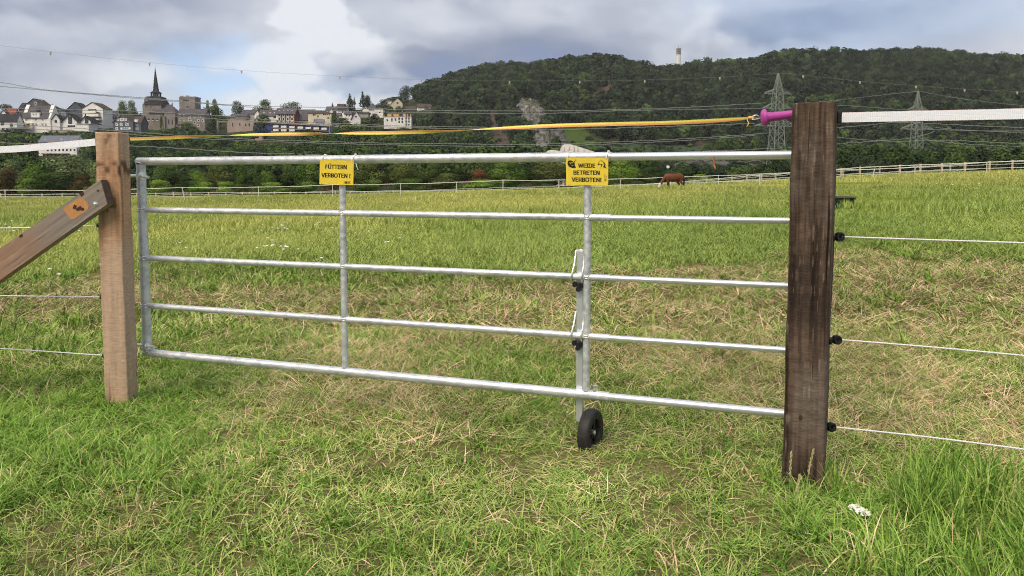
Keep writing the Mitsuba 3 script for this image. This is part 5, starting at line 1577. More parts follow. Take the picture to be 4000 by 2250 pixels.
def elev(pts, y0, depth):
    """A wall or roof body: an outline in the photograph, carried back by depth metres."""
    m = prism([s.p(*q) for q in pts], depth)
    m.vertices += [0, y0, 0]
    return s.put(m)


def pyr(x0, x1, y, xa, xb, yt, d0, d1):
    """A tapering body: base between x0 and x1 at photograph height y, top xa..xb at yt; depth range d0..d1."""
    a, b, c, d = s.p(x0, y), s.p(x1, y), s.p(xa, yt), s.p(xb, yt)
    dm, wt = (d0 + d1) / 2, (d[0] - c[0]) / 2
    return s.put(trimesh.convex.convex_hull(np.array([(a[0], d0, a[1]), (b[0], d0, a[1]), (b[0], d1, a[1]), (a[0], d1, a[1]), (c[0], dm - wt, c[1]), (d[0], dm - wt, c[1]), (d[0], dm + wt, c[1]), (c[0], dm + wt, c[1])])))


def solid(x0, x1, y0, y1, d0, d1):
    a, b = s.p(x0, y1), s.p(x1, y0)
    return s.put(box([(a[0] + b[0]) / 2, (d0 + d1) / 2, (a[1] + b[1]) / 2], [b[0] - a[0], d1 - d0, b[1] - a[1]]))


tower = part(ch, 'tower', cat(solid(553, 622, 404, 520, 3, 15), elev([(553, 404), (576, 404), (562, 376), (558, 378)], 3, 12)), 'stone_wall')
part(ch, 'tower_roof', pyr(556, 632, 408, 564, 616, 374, 2.4, 15.6), 'dark_roof')
lan = part(ch, 'lantern', cat(*[solid(x, x + 3.5, 358, 375, d, d + 0.7) for x in (574.5, 583, 591, 599) for d in (6.0, 11.0)], solid(573, 604, 372, 375, 5.8, 12), solid(573, 604, 356.5, 359.5, 5.8, 12)), 'dark_roof')
part(lan, 'inner_wall', solid(578, 599, 358, 373, 7.5, 10.5), 'white_paint')
part(ch, 'spire', cat(pyr(573, 605, 357, 580, 597, 351, 5.8, 12.2), pyr(580, 597, 352, 584.0, 585.6, 262, 7.3, 10.7), pyr(584.2, 585.4, 264, 584.6, 585.0, 253, 8.9, 9.2)), 'dark_roof')
part(ch, 'nave_wall', cat(solid(556, 634, 441, 524, 0, 3), solid(628, 658, 441, 524, 1.5, 14)), 'stone_wall')
q0, q1, q2 = s.p(580, 444), s.p(660, 441), s.p(658, 406)
part(ch, 'nave_roof', s.put(cat(slab((q0[0], -0.6, q0[1]), (q1[0] + 3, -0.6, q0[1]), (q1[0] - 1.5, 8, q2[1]), (s.p(604, 406)[0], 8, q2[1]), 0.4), slab((q0[0], 16, q0[1]), (q1[0] + 3, 16, q0[1]), (q1[0] - 1.5, 8, q2[1]), (s.p(604, 406)[0], 8, q2[1]), 0.4))), 'slate_roof')
part(ch, 'choir_roof', s.put(trimesh.convex.convex_hull(np.array([(s.p(646, 443)[0], -2.0, q0[1]), (s.p(692, 443)[0], -2.0, q0[1]), (s.p(692, 443)[0], 12, q0[1]), (s.p(646, 443)[0], 12, q0[1]), (s.p(655, 406)[0], 6, s.p(0, 410)[1]), (s.p(660, 406)[0], 6, s.p(0, 410)[1])]))), 'slate_roof')
part(ch, 'gable_cross', cat(solid(654.6, 656.8, 398, 411, 7.5, 8.0)), 'dark_roof')
part(ch, 'choir_wall', cat(solid(647, 688, 443, 505, -1.8, 11), solid(650, 682, 500, 522, -2.4, 9)), 'stone_wall')
for x in (648, 687):
    part(ch, 'buttress', cat(solid(x - 2.5, x + 2.5, 455, 524, -3.2, -1.0)), 'stone_wall')
for x in (562, 581, 598, 615):
    k = part(ch, 'round_window', s.put(lathe([(0, 0), (0.25, 0), (0.25, 0.75), (0, 0.8)], [s.p(x, 466)[0], 0.0, s.p(x, 466)[1]], (0, -1, 0), 14)), 'window_glass', 30)
    part(k, 'window_sill', solid(x - 4, x + 4, 470.5, 472.5, -0.35, 0.0), 'white_paint')
for x in (563, 582):
    part(ch, 'tower_window', solid(x - 1.5, x + 1.5, 410, 420, 2.85, 3.2), 'window_glass')
for x in (663, 677):
    part(ch, 'arched_window', elev([(x - 2.2, 486), (x + 2.2, 486), (x + 2.2, 469), (x, 465.5), (x - 2.2, 469)], -1.95, 0.4), 'window_glass')
TOWN_KEEP.append((s.o[0], 607, 20))

# keep and its house
s = Site(690, 804, 495, 602)
kp = thing('castle_tower', 'square grey stone castle tower with a broken top right of the church', 'tower')
part(kp, 'tower_wall', solid(690, 749, 376, 500, 6, 17), 'stone_wall')
part(kp, 'parapet', cat(solid(689, 750, 373.5, 378, 5.6, 17.4), solid(691, 700, 371, 374, 6, 8), solid(714, 722, 369.5, 374, 6, 8), solid(727, 735, 371, 374, 12, 14)), 'grey_wall')
for x0, x1, y0, y1 in ((702, 724, 386, 394), (696, 699, 385, 395), (717, 722, 411, 418)):
    part(kp, 'opening', solid(x0, x1, y0, y1, 5.85, 6.3), 'window_glass')
TOWN_KEEP.append((s.o[0] - 5, 612, 16))
ho, s_h = house('grey stone house with white framed windows below the castle tower', 695, 800, 497, 450, 424, 596, 'side', 'stone_wall', 'slate_roof', 10, 0.0,
                [(700, 447, 705, 455), (716, 447, 721, 455), (735, 450, 744, 458), (758, 456, 764, 465), (776, 450, 785, 458), (701, 463, 705, 472), (717, 463, 721, 472), (737, 463, 747, 473), (757, 474, 764, 483), (772, 466, 779, 476), (788, 466, 795, 476), (714, 482, 728, 489), (772, 486, 781, 494)], frame='white_paint')
house('small stone porch building below the choir of the church', 688, 706, 505, 488, 484, 590, 'flat', 'ruin_stone', 'slate_roof', 5, 0, [(695, 489, 701, 495)])
s = Site(845, 993, 520, 590)
ru = thing('castle_ruin', 'pinkish roofless ruin wall with dark window holes', 'ruin')
part(ru, 'ruin_wall', cat(elev([(889, 530), (986, 530), (988, 500), (992, 472), (984, 468), (962, 471), (940, 467), (912, 470), (894, 466), (888, 480)], 0, 2.2), solid(889, 893, 470, 530, 2.2, 12), solid(980, 990, 474, 530, 2.2, 12)), 'ruin_stone')
for x, y0, y1 in ((909, 478, 494), (937, 479, 491), (960, 481, 493), (974, 480, 493), (944, 512, 519)):
    part(ru, 'window_hole', elev([(x - 2.2, y1), (x + 2.2, y1), (x + 2.2, y0 + 2), (x, y0), (x - 2.2, y0 + 2)], -0.12, 0.5), 'window_glass')
part(ru, 'low_wall', cat(solid(846, 889, 472, 478, 1, 3), solid(846, 851, 470, 512, 0.5, 3), solid(885, 889, 472, 515, 1, 3)), 'stone_wall')
TOWN_KEEP.append((s.o[0] + 4, 594, 15))
house('flat stone building with grey roof above the ruin', 900, 962, 470, 455, 444, 625, 'side', 'stone_wall', 'slate_roof', 9)
house('grey roofed house behind trees right above the ruin', 944, 1000, 462, 444, 428, 640, 'side', 'grey_wall', 'slate_roof', 10)
house('house with a white gable left of the long slate roof', 994, 1016, 462, 446, 431, 630, 'front', 'white_wall', 'slate_roof', 10)
house('long house with a slate roof left of the red brick house', 1012, 1082, 470, 453, 428, 625, 'side', 'white_wall', 'slate_roof', 12, 0.0, [(1068, 455, 1078, 462)], dormers=[(1024, 438, 1030, 443, 'white_paint'), (1048, 438, 1054, 443, 'white_paint'), (1066, 438, 1071, 443, 'white_paint')])
rb, srb = house('red brick house with rows of large white framed windows', 1080, 1150, 490, 443, 420, 610, 'side', 'red_brick', 'slate_roof', 12, 0.0,
                [(x - 5.5, y, x + 5.5, y + 13) for x in (1091, 1107, 1124, 1141) for y in (443, 459, 475)], frame='white_paint', ov=0.9, dormers=[(x - 2, 430, x + 3, 436, 'white_paint') for x in (1087, 1104, 1120, 1137)])
q0, q1 = srb.p(1079, 470), srb.p(1085, 443)
part(rb, 'corner_strip', srb.put(box([(q0[0] + q1[0]) / 2, -0.05, (q0[1] + q1[1]) / 2], [q1[0] - q0[0], 0.3, q1[1] - q0[1]])), 'white_wall')
house('house with a steep slate roof and dark dormers right of the red brick house', 1153, 1222, 478, 468, 425, 618, 'side', 'grey_wall', 'slate_roof', 15, 0.0, [], dormers=[(1167, 456, 1173, 462, 'white_paint'), (1184, 446, 1190, 460, 'dark_roof'), (1198, 450, 1206, 460, 'dark_roof')])
house('small white house under the left end of the long slate roof', 1018, 1044, 474, 462, 450, 604, 'front', 'white_wall', 'slate_roof', 8, 0.1, [(1026, 464, 1033, 470)])
house('pale rendered house tucked right of the ruin', 994, 1012, 488, 472, 460, 606, 'front', 'cream_wall', 'brown_roof', 8, 0.1, [(999, 474, 1005, 481)])
house('white cottage in front of the grey roofed row right of the cream house', 1302, 1330, 466, 452, 440, 616, 'side', 'white_wall', 'slate_roof', 8, 0.1, [(1308, 455, 1313, 461), (1318, 455, 1323, 461)])
house('white house with grey roof between the cottage and the steep gable', 1346, 1374, 458, 446, 434, 624, 'side', 'white_wall', 'slate_roof', 8, 0.1, [(1352, 448, 1357, 454), (1362, 448, 1367, 454)])
house('pale house on the skyline left of the left tall conifer', 1318, 1346, 424, 414, 405, 690, 'side', 'cream_wall', 'brown_roof', 9, 0.1)
cr, scr = house('large cream house with a low brown hipped roof', 1204, 1294, 478, 442, 428, 612, 'hip', 'cream_wall', 'brown_roof', 14, 0.0, [(1222, 446, 1227, 452), (1228, 446, 1233, 452), (1240, 450, 1244, 460), (1262, 445, 1267, 450), (1268, 445, 1273, 450), (1276, 446, 1281, 450), (1283, 446, 1288, 450), (1279, 458, 1286, 464)], chimneys=[(1224, 430, 0.8)])
house('small blue grey roofed house in front of the cream house', 1232, 1268, 484, 478, 464, 598, 'side', 'white_wall', 'blue_roof', 8, 0.35)
house('grey roofed house behind the cream house', 1273, 1352, 450, 430, 414, 650, 'side', 'white_wall', 'slate_roof', 12, 0.0, [(1290, 434, 1296, 442)])
house('white gabled house close right of the cream house', 1284, 1304, 466, 438, 424, 635, 'front', 'white_wall', 'slate_roof', 10)
house('white house behind a tree right of the cream house', 1320, 1350, 458, 432, 420, 632, 'side', 'white_wall', 'dark_roof', 9, 0.1, [(1336, 436, 1342, 441)])
house('white steep gabled house with a green grey roof in mid town', 1376, 1408, 466, 462, 434, 620, 'front', 'white_wall', 'slate_roof', 12, 0.35, [(1380, 442, 1388, 447), (1387, 453, 1394, 459)])
house('grey timber clad house below the conifers', 1404, 1438, 462, 444, 438, 628, 'flat', 'grey_wall', 'slate_roof', 9)
house('white house with gable left of the steep turret roof', 1416, 1440, 440, 428, 416, 680, 'front', 'white_wall', 'slate_roof', 10, 0.0, [(1423, 422, 1430, 426)])
tu, stu = house('white villa with a steep grey turret roof', 1436, 1470, 442, 424, 400, 676, 'hip', 'white_wall', 'slate_roof', 8, 0.0, [(1440, 428, 1464, 432)])
house('white house with a square bay right of the turret roof', 1462, 1496, 448, 424, 416, 670, 'hip', 'white_wall', 'brown_roof', 9, 0.0, [(1468, 418, 1476, 426), (1480, 436, 1486, 441)])
mb, smb = house('modern white apartment block with ochre top floor', 1500, 1606, 494, 457, 455, 612, 'flat', 'white_wall', 'grey_wall', 14, 0.05,
                [(1528, 462, 1534, 475), (1542, 462, 1548, 472), (1556, 459, 1562, 468), (1567, 459, 1573, 468), (1556, 472, 1562, 481), (1567, 472, 1573, 481), (1583, 456, 1589, 466), (1594, 458, 1600, 467), (1583, 470, 1589, 479), (1594, 470, 1600, 479), (1583, 484, 1589, 490), (1594, 484, 1600, 490), (1510, 466, 1516, 474)], ov=0.25, cat_='apartment block', name='apartment_block')
q0, q1 = smb.p(1512, 456), smb.p(1603, 443)
part(mb, 'top_floor', smb.put(box([(q0[0] + q1[0]) / 2, 7.5, (q0[1] + q1[1]) / 2], [q1[0] - q0[0], 10, q1[1] - q0[1]])), 'ochre_panel', label='set back ochre top floor')
windows(smb, mb, [(1528, 445, 1535, 455), (1558, 444, 1572, 454), (1584, 443, 1588, 455), (1593, 443, 1600, 455)], 2.4)
part(mb, 'projecting_bay', smb.put(box([smb.p(1567, 0)[0], -0.9, smb.p(0, 478)[1]], [4.9, 1.4, 7.6])), 'white_wall')
windows(smb, mb, [(1557, 460, 1563, 469), (1569, 460, 1575, 469), (1557, 472, 1563, 481), (1569, 472, 1575, 481)], -1.62)
house('cream gabled house highest on the hillside', 1532, 1572, 430, 402, 383, 730, 'front', 'cream_wall', 'brown_roof', 12, 0.25, [(1549, 399, 1556, 406)])
house('pale flat roofed house beside the cream gabled one on the hillside', 1498, 1530, 405, 393, 387, 740, 'hip', 'cream_wall', 'slate_roof', 9)
house('white house with a dark red brown roof at the forest edge', 1632, 1684, 440, 420, 404, 720, 'side', 'white_wall', 'brown_roof', 10, 0.2, [(1660, 413, 1666, 418), (1658, 424, 1676, 428)])
house('dark roofed house in the trees left of the forest edge', 1582, 1632, 436, 428, 414, 735, 'side', 'slate_wall', 'brown_roof', 10)

# long block with blue panels and white balconies
s = Site(1057, 1290, 515, 560)
bl = thing('apartment_block', 'long low apartment block with white balconies and blue panels', 'apartment block')
part(bl, 'wall', elev([(995, 580), (1288, 580), (1288, 494), (1057, 481), (995, 478)], 0, 10), 'blue_panel')
part(bl, 'roof', elev([(990, 478), (1290, 494), (1290, 490.5), (1057, 476), (990, 472)], -1.2, 12), 'ruin_stone')
part(bl, 'end_wall', elev([(1287, 580), (1290, 580), (1290, 491), (1287, 491)], -1.5, 12), 'pylon_steel')
fy = lambda x: (x - 1057) * 0.056
for i, x in enumerate((1079, 1110, 1142, 1175, 1206, 1237, 1267)):
    for r_, (ya, yb_) in enumerate(((489, 497), (504, 512), (534, 542), (550, 557))):
        if r_ == 1 and i > 2 or r_ == 2 and i not in (1, 2) or r_ == 3 and i != 2:
            continue
        d = fy(x) * (0.9 if r_ == 0 else 0.35)
        k = part(bl, 'balcony', solid(x - 10.5, x + 10.5, ya + d, yb_ + d, -1.3, -0.9), 'white_paint')
        part(k, 'balcony_opening', solid(x - 10.5, x + 10.5, ya - 5 + d, ya + d - 0.5, -0.15, 0.3), 'window_glass')
for r_, y0_ in enumerate((499, 514, 544)):
    x1_ = (1290, 1162, 1160)[r_]
    part(bl, 'floor_edge', elev([(1060, y0_), (x1_, y0_ + (13 if r_ == 0 else 5)), (x1_, y0_ + (15 if r_ == 0 else 7)), (1060, y0_ + 2)], -1.2, 1.4), 'ruin_stone')
TOWN_KEEP.append((s.o[0] - 12, 563, 16))
TOWN_KEEP.append((s.o[0] + 12, 563, 16))
TOWN_KEEP.append((s.o[0] + 6, 540, 14))
s = Site(996, 1024, 560, 530)
pi_ = thing('stone_gatehouse', 'pair of pinkish stone pillars in the trees under the twisted tape', 'pillar')
part(pi_, 'pillar', solid(1011, 1024, 533, 566, 0, 3), 'ruin_stone')
part(pi_, 'low_wall', solid(996, 1011, 540, 566, 0.5, 3), 'ruin_stone')
TOWN_KEEP.append((s.o[0], 520, 10))

# long white building lower on the left
lw, slw = house('long white building with a steep blue grey roof low on the left', 152, 298, 617, 556, 529, 430, 'side', 'white_wall', 'blue_roof', 9, 0.0,
                grid(187, 291, 8, 586, 586, 1, 6, 8) + grid(172, 291, 9, 608, 608, 1, 6.5, 10), ov=0.25, dormers=[(166, 542, 172, 549, 'white_paint'), (230, 541, 236, 549, 'white_paint'), (271, 543, 277, 549, 'white_paint')])
q0, q1 = slw.p(166, 602), slw.p(272, 599)
part(lw, 'canopy', slw.put(box([(q0[0] + q1[0]) / 2, -0.7, (q0[1] + q1[1]) / 2], [q1[0] - q0[0], 1.6, 0.3])), 'dark_roof')
part(lw, 'base_wall', slw.put(box([slw.p(180, 0)[0], -0.3, slw.p(0, 624)[1]], [4.5, 0.8, 2.6])), 'slate_wall')
TOWN_KEEP += [(slw.o[0] - 7, 425, 12), (slw.o[0] + 7, 425, 12), (slw.o[0] - 8, 405, 9), (slw.o[0] + 8, 405, 9), (slw.o[0], 390, 9), (slw.o[0], 415, 10)]
# retaining walls among the trees of the ridge
s = Site(200, 320, 530, 570)
rw = thing('retaining_wall', 'old stone retaining wall below the terraced white houses', 'wall')
part(rw, 'wall_face', elev([(200, 545), (318, 545), (312, 512), (270, 506), (204, 508)], 0, 3), 'ruin_stone')
for x in (222, 268):
    part(rw, 'niche', elev([(x - 5, 522), (x + 5, 522), (x + 4, 511), (x, 508), (x - 4, 511)], -0.12, 0.5), 'window_glass')
TOWN_KEEP.append((s.o[0], 560, 12))
# lookout tower on the hill
s = Site(2642, 2662, 248, 985)
TOWN_KEEP += [(s.o[0], 985, 16), (s.o[0] - 2, 955, 13), (s.o[0] - 4, 925, 10)]
lt = thing('lookout_tower', 'white lookout tower with a grey lattice top on the hill', 'tower')
part(lt, 'shaft', s.put(lathe([(0, 0), (-6, 3.0), (s.p(0, 212)[1], 2.75), (s.p(0, 212)[1], 0)], [0, 3, 0], (0, 0, 1), 20)), 'white_wall', 40)
part(lt, 'gallery', cat(*[s.put(lathe([(0, 2.2), (0, 3.1), (0.7, 3.1), (0.7, 2.2)], [0, 3, s.p(0, y)[1]], (0, 0, 1), 16)) for y in (212, 205, 198, 190)]), 'grey_wall')
posts_ = []
for k in range(8):
    a = k * PI / 4
    posts_.append(tube([[2.7 * math.cos(a), 3 + 2.7 * math.sin(a), s.p(0, 212)[1]], [2.7 * math.cos(a), 3 + 2.7 * math.sin(a), s.p(0, 187)[1]]], 0.24, 5))
    b2 = (k + 1) * PI / 4
    posts_.append(tube([[2.7 * math.cos(a), 3 + 2.7 * math.sin(a), s.p(0, 212)[1]], [2.7 * math.cos(b2), 3 + 2.7 * math.sin(b2), s.p(0, 198)[1]]], 0.15, 5))
labels[part(lt, 'lattice', s.put(cat(*posts_)), 'grey_wall')] = {'kind': 'stuff'}
part(lt, 'core', s.put(lathe([(s.p(0, 212)[1], 0), (s.p(0, 212)[1], 1.6), (s.p(0, 189)[1], 1.6), (s.p(0, 189)[1], 0)], [0, 3, 0], (0, 0, 1), 12)), 'grey_wall')
part(lt, 'mast', s.put(tube([[0, 3, s.p(0, 190)[1]], [0, 3, s.p(0, 177)[1]]], 0.22, 6)), 'grey_wall')

# ridge trees set singly among the houses
RIDGE = [('ridge_tree', 'left one of the two round trees left of the church', 490, 398, 46, 640, 'slope_leaves', 'broad'), ('ridge_tree', 'right one of the two round trees left of the church', 528, 397, 48, 640, 'slope_leaves', 'broad'),
         ('ridge_tree', 'dark tree between nave and choir of the church', 640, 452, 16, 596, 'dark_leaves', 'tall'), ('ridge_tree', 'broad green tree right of the house below the castle tower', 842, 420, 105, 620, 'slope_leaves', 'bush'),
         ('sparse_tree', 'thin see-through tree above the broad one right of the castle', 852, 392, 46, 650, 'willow_leaves', 'tall'), ('sparse_tree', 'smaller thin tree left of the see-through one', 822, 396, 26, 655, 'willow_leaves', 'tall'),
         ('ridge_tree', 'round dark tree above the pinkish ruin', 936, 398, 52, 660, 'forest_leaves', 'broad'), ('ridge_tree', 'wide flat topped tree above the long slate roof', 1042, 393, 88, 665, 'slope_leaves', 'broad'),
         ('ridge_tree', 'wide tree above the red brick house', 1150, 401, 92, 665, 'slope_leaves', 'broad'), ('ridge_tree', 'round dark tree under the left conifers', 1372, 392, 50, 690, 'forest_leaves', 'broad'),
         ('ridge_tree', 'round dark tree right of the tall conifer', 1442, 374, 40, 700, 'forest_leaves', 'broad'), ('ridge_tree', 'round tree left of the cream gabled house', 1504, 391, 56, 715, 'forest_leaves', 'broad'),
         ('ridge_tree', 'tree at the far left edge of the town skyline', -6, 396, 40, 660, 'forest_leaves', 'broad'), ('ridge_tree', 'low dark tree group behind the red roof', 42, 410, 60, 680, 'forest_leaves', 'bush'),
         ('ridge_tree', 'small round tree behind the stepped white block', 393, 420, 36, 660, 'forest_leaves', 'broad'), ('ridge_tree', 'small tree left of the slate clad house roof', 432, 433, 30, 650, 'forest_leaves', 'broad'),
         ('ridge_tree', 'tall single tree on the skyline at the forest edge', 1587, 338, 50, 800, 'forest_leaves', 'broad'), ('ridge_tree', 'loose crowned tree on the hill skyline', 1915, 248, 70, 880, 'forest_leaves', 'broad'),
         ('ridge_tree', 'tree in front of the castle house', 745, 480, 70, 585, 'slope_leaves', 'bush'), ('ridge_tree', 'dark tree right of the castle house', 830, 480, 36, 588, 'forest_leaves', 'broad'),
         ('ridge_tree', 'green shrub tree before the long slate roof', 1040, 450, 66, 600, 'slope_leaves', 'bush'), ('ridge_tree', 'dark trees before the blue balcony block left end', 1030, 478, 62, 540, 'forest_leaves', 'bush'),
         ('ridge_tree', 'dark shrub under the right balconies', 1205, 508, 70, 545, 'forest_leaves', 'bush'), ('ridge_tree', 'tree beside the cream house on its right', 1312, 436, 30, 610, 'slope_leaves', 'broad'),
         ('ridge_tree', 'green tree before the mid town gables', 1345, 462, 80, 605, 'slope_leaves', 'bush'), ('ridge_tree', 'dark rounded tree left of the modern block', 1468, 444, 44, 640, 'forest_leaves', 'broad'),
         ('ridge_tree', 'green tree left of the modern block', 1440, 460, 70, 625, 'slope_leaves', 'bush'), ('ridge_tree', 'tree beside the big white house on its left', 62, 465, 66, 590, 'forest_leaves', 'bush'),
         ('ridge_tree', 'dark tree below the big white house', 70, 500, 110, 560, 'forest_leaves', 'bush'), ('ridge_tree', 'green tree between the big white house and the terraced row', 196, 430, 20, 605, 'slope_leaves', 'tall'),
         ('ridge_tree', 'olive round tree right of the modern block', 1690, 470, 80, 600, 'slope_leaves', 'broad'), ('ridge_tree', 'olive round tree right of the previous round olive tree', 1790, 474, 60, 600, 'slope_leaves', 'broad')]
for i, (nm, lb, px, top, wp, Y, mk, kd) in enumerate(RIDGE):
    tree(nm, lb, 'tree', px, top, wp, Y, mk, kd, i % 2)
con = shape(CON[0], 'forest_leaves', False, *CON[1:])
for px, top, base, wp, Y, lb in ((1367, 366, 410, 26, 705, 'left one of the two tall conifers above mid town'), (1384, 379, 410, 12, 706, 'narrow small conifer right beside the left tall conifer'), (1417, 358, 420, 28, 705, 'tallest conifer above mid town'), (1299, 400, 422, 9, 700, 'small pointed conifer behind the roofs of mid town'), (1342, 405, 422, 10, 700, 'smallest conifer between roofs left of the tall conifers')):
    t = thing('conifer', lb, 'tree')
    b_ = W(px, base, Y)
    hh = W(px, top, Y)[2] - b_[2]
    w = wp / FOC * Y / 0.40
    k = numbered(t + '__crown')
    scene[k] = {**con, 'to_world': T().translate([float(v) for v in b_]).scale([w, w, hh])}
    part(t, 'trunk', tube([b_ - [0, 0, 4], b_ + [0, 0, hh * 0.8]], [0.4, 0.1], 6), 'bark')
forest()

# ------------------------------------------------------------------ pylons and power cables


def pylon(name_label, top, base, xs_top, xs_base, Y, arms, yaw):
    """A four-legged lattice mast with three crossarms; sizes read off the photograph at distance Y."""
    t = thing('power_pylon', name_label, 'pylon')
    k = Y / FOC
    a, b = W(xs_base, base, Y), W(xs_top, top, Y)
    b[0], b[1] = a[0] + (b[0] - a[0]) * 0.4, a[1]
    H = b[2] - a[2]
    R = Rz(yaw)
    zlev = [0.0]
    body = arms['profile']                                  # (height share, half width in metres)
    hw = lambda z: np.interp(z / H, [q[0] for q in body], [q[1] for q in body])
    z = -1.0
    zs = [z]
    while z < H * 0.985:
        z = min(z + max(1.75 * hw(z) * 1.05, 0.9), H)
        zs.append(z)
    P_ = lambda x, y, z: a + R @ np.array([x, y, 0]) + np.array([0, 0, z])
    for sx, sy in ((-1, -1), (1, -1), (1, 1), (-1, 1)):
        part(t, 'leg', tube([P_(sx * hw(z), sy * hw(z), z) for z in zs], 0.18, 4, False), 'pylon_steel')
    br = []
    for z0, z1 in zip(zs[:-1], zs[1:]):
        w0, w1 = hw(z0), hw(z1)
        c0 = [P_(x * w0, y * w0, z0) for x, y in ((-1, -1), (1, -1), (1, 1), (-1, 1))]
        c1 = [P_(x * w1, y * w1, z1) for x, y in ((-1, -1), (1, -1), (1, 1), (-1, 1))]
        for e in range(4):
            f_ = (e + 1) % 4
            br += [tube([c0[e], c1[f_]], 0.085, 4, False), tube([c0[f_], c1[e]], 0.085, 4, False), tube([c1[e], c1[f_]], 0.065, 4, False)]
    labels[part(t, 'bracing', cat(*br), 'pylon_steel')] = {'kind': 'stuff'}
    tips = []
    for zf, half, rise in arms['arms']:
        z = zf * H
        w = hw(z)
        ms = []
        for sg in (-1, 1):
            tip = P_(sg * half, 0, z + 0.15)
            tips.append(tip)
            for sy in (-1, 1):
                lo, up = P_(sg * w, sy * w, z), P_(sg * w * 0.9, sy * w * 0.9, z + rise)
                ms += [tube([lo, tip], 0.13, 4, False), tube([up, tip], 0.13, 4, False)]
                n_ = max(2, int(half / 2.2))
                for j in range(n_):
                    s0, s1 = j / n_, (j + 1) / n_
                    ms += [tube([lo + (tip - lo) * s0, up + (tip - up) * s1], 0.08, 4, False), tube([up + (tip - up) * s0, lo + (tip - lo) * s0], 0.07, 4, False)]
            for j in range(1, 3):
                s0 = j / 3
                ms.append(tube([P_(sg * w, -w, z) + (tip - P_(sg * w, -w, z)) * s0, P_(sg * w, w, z) + (tip - P_(sg * w, w, z)) * s0], 0.07, 4, False))
        ca = part(t, 'crossarm', cat(*ms), 'pylon_steel')
        for sg in (-1, 1):
            for fr_ in (1.0, 0.55):
                tp = P_(sg * half * fr_, 0, z - 0.05)
                part(ca, 'insulator_string', tube([tp, tp - [0, 0, 1.7]], 0.14, 6), 'slate_roof')
    return t, a, H, tips


py1, p1a, p1H, p1t = pylon('nearer steel lattice pylon close left of the dark post', 284, 702, 3048, 3030, 325, dict(profile=[(-0.1, 3.5), (0, 3.2), (0.5, 2.0), (0.73, 1.75), (0.80, 1.6), (0.82, 1.45), (1.0, 0.12)], arms=[(0.50, 10.3, 3.0), (0.665, 6.9, 2.7), (0.80, 6.4, 2.1)]), 0.22)
py2, p2a, p2H, p2t = pylon('farther steel lattice pylon behind the fence on the right', 355, 697, 3592, 3574, 410, dict(profile=[(-0.1, 3.6), (0, 3.2), (0.56, 1.9), (0.78, 1.7), (0.80, 1.5), (1.0, 0.12)], arms=[(0.565, 9.6, 3.0), (0.775, 6.4, 2.4)]), 0.15)


def cable(label, pts, r=0.10, group='power cables strung between the pylons', markers=()):
    """pts: (photograph x, y, distance); a smooth hanging line through them."""
    q = spline([W(*p) for p in pts], 60)
    k = single('power_cable', tube(q, r, 4, False), 'cable_metal', label, 'power cable', False, group)
    for x in markers:
        xs = [seen(v)[0] for v in q]
        i = int(np.argmin(np.abs(np.array(xs) - x)))
        c = q[i]
        e_ = lathe([(0.0, 0.0), (0.0, 0.34), (-1.0, 0.2), (-1.0, 0.0)], c - [0, 0, 0.1], (0, 0, 1), 8)
        part(k, 'marker', e_, 'cream_wall')
    return k


CABLES = ['thin cable crossing the sky by the church spire, upper of its pair', 'thin cable crossing the sky by the church spire, lower of its pair', 'cable crossing the town houses, upper of its pair', 'cable crossing the town houses, lower of its pair', 'cable over the wooded slope below the town, upper of its pair', 'cable over the wooded slope below the town, lower of its pair', 'lowest cable, just above the top bar of the gate',
          'cable just under the top of the dark post behind the white tape', 'cable just below the white tape right of the dark post', 'sagging cable between the two pylons, lowest right of the dark post', 'cable from the right arm of the farther pylon to the right edge, upper one', 'cable from the left arm of the farther pylon passing behind it to the right', 'lower cable right of the farther pylon', 'middle cable passing behind the farther pylon below its arms']
cable('topmost earth cable with pale markers, running left from the nearer pylon tip', [(-250, 150, 240), (0, 178, 250), (183, 200, 256), (590, 245, 268), (974, 277, 280), (1315, 297, 290), (1657, 311, 298), (1965, 316, 305), (2260, 316, 311), (2532, 312, 317), (2795, 302, 321), (3048, 285, 325)], 0.03, None, (183, 602, 974, 1315, 1657, 1965, 2260, 2532, 2795))
cable('earth cable with pale markers running right from the nearer pylon tip', [(3048, 285, 325), (3135, 293, 322), (3352, 316, 318), (3568, 334, 314), (3775, 348, 310), (3978, 357, 306), (4300, 362, 300)], 0.03, None, (3135, 3352, 3568, 3775, 3978))
cable('cable from the far right of the nearer pylon to the tip of the farther pylon', [(3200, 398, 402), (3267, 392, 403), (3400, 376, 406), (3592, 356, 410)], 0.075, None)
cable('cable running down right from the tip of the farther pylon', [(3592, 356, 410), (3760, 386, 406), (3980, 411, 402), (4300, 440, 396)], 0.075, None)
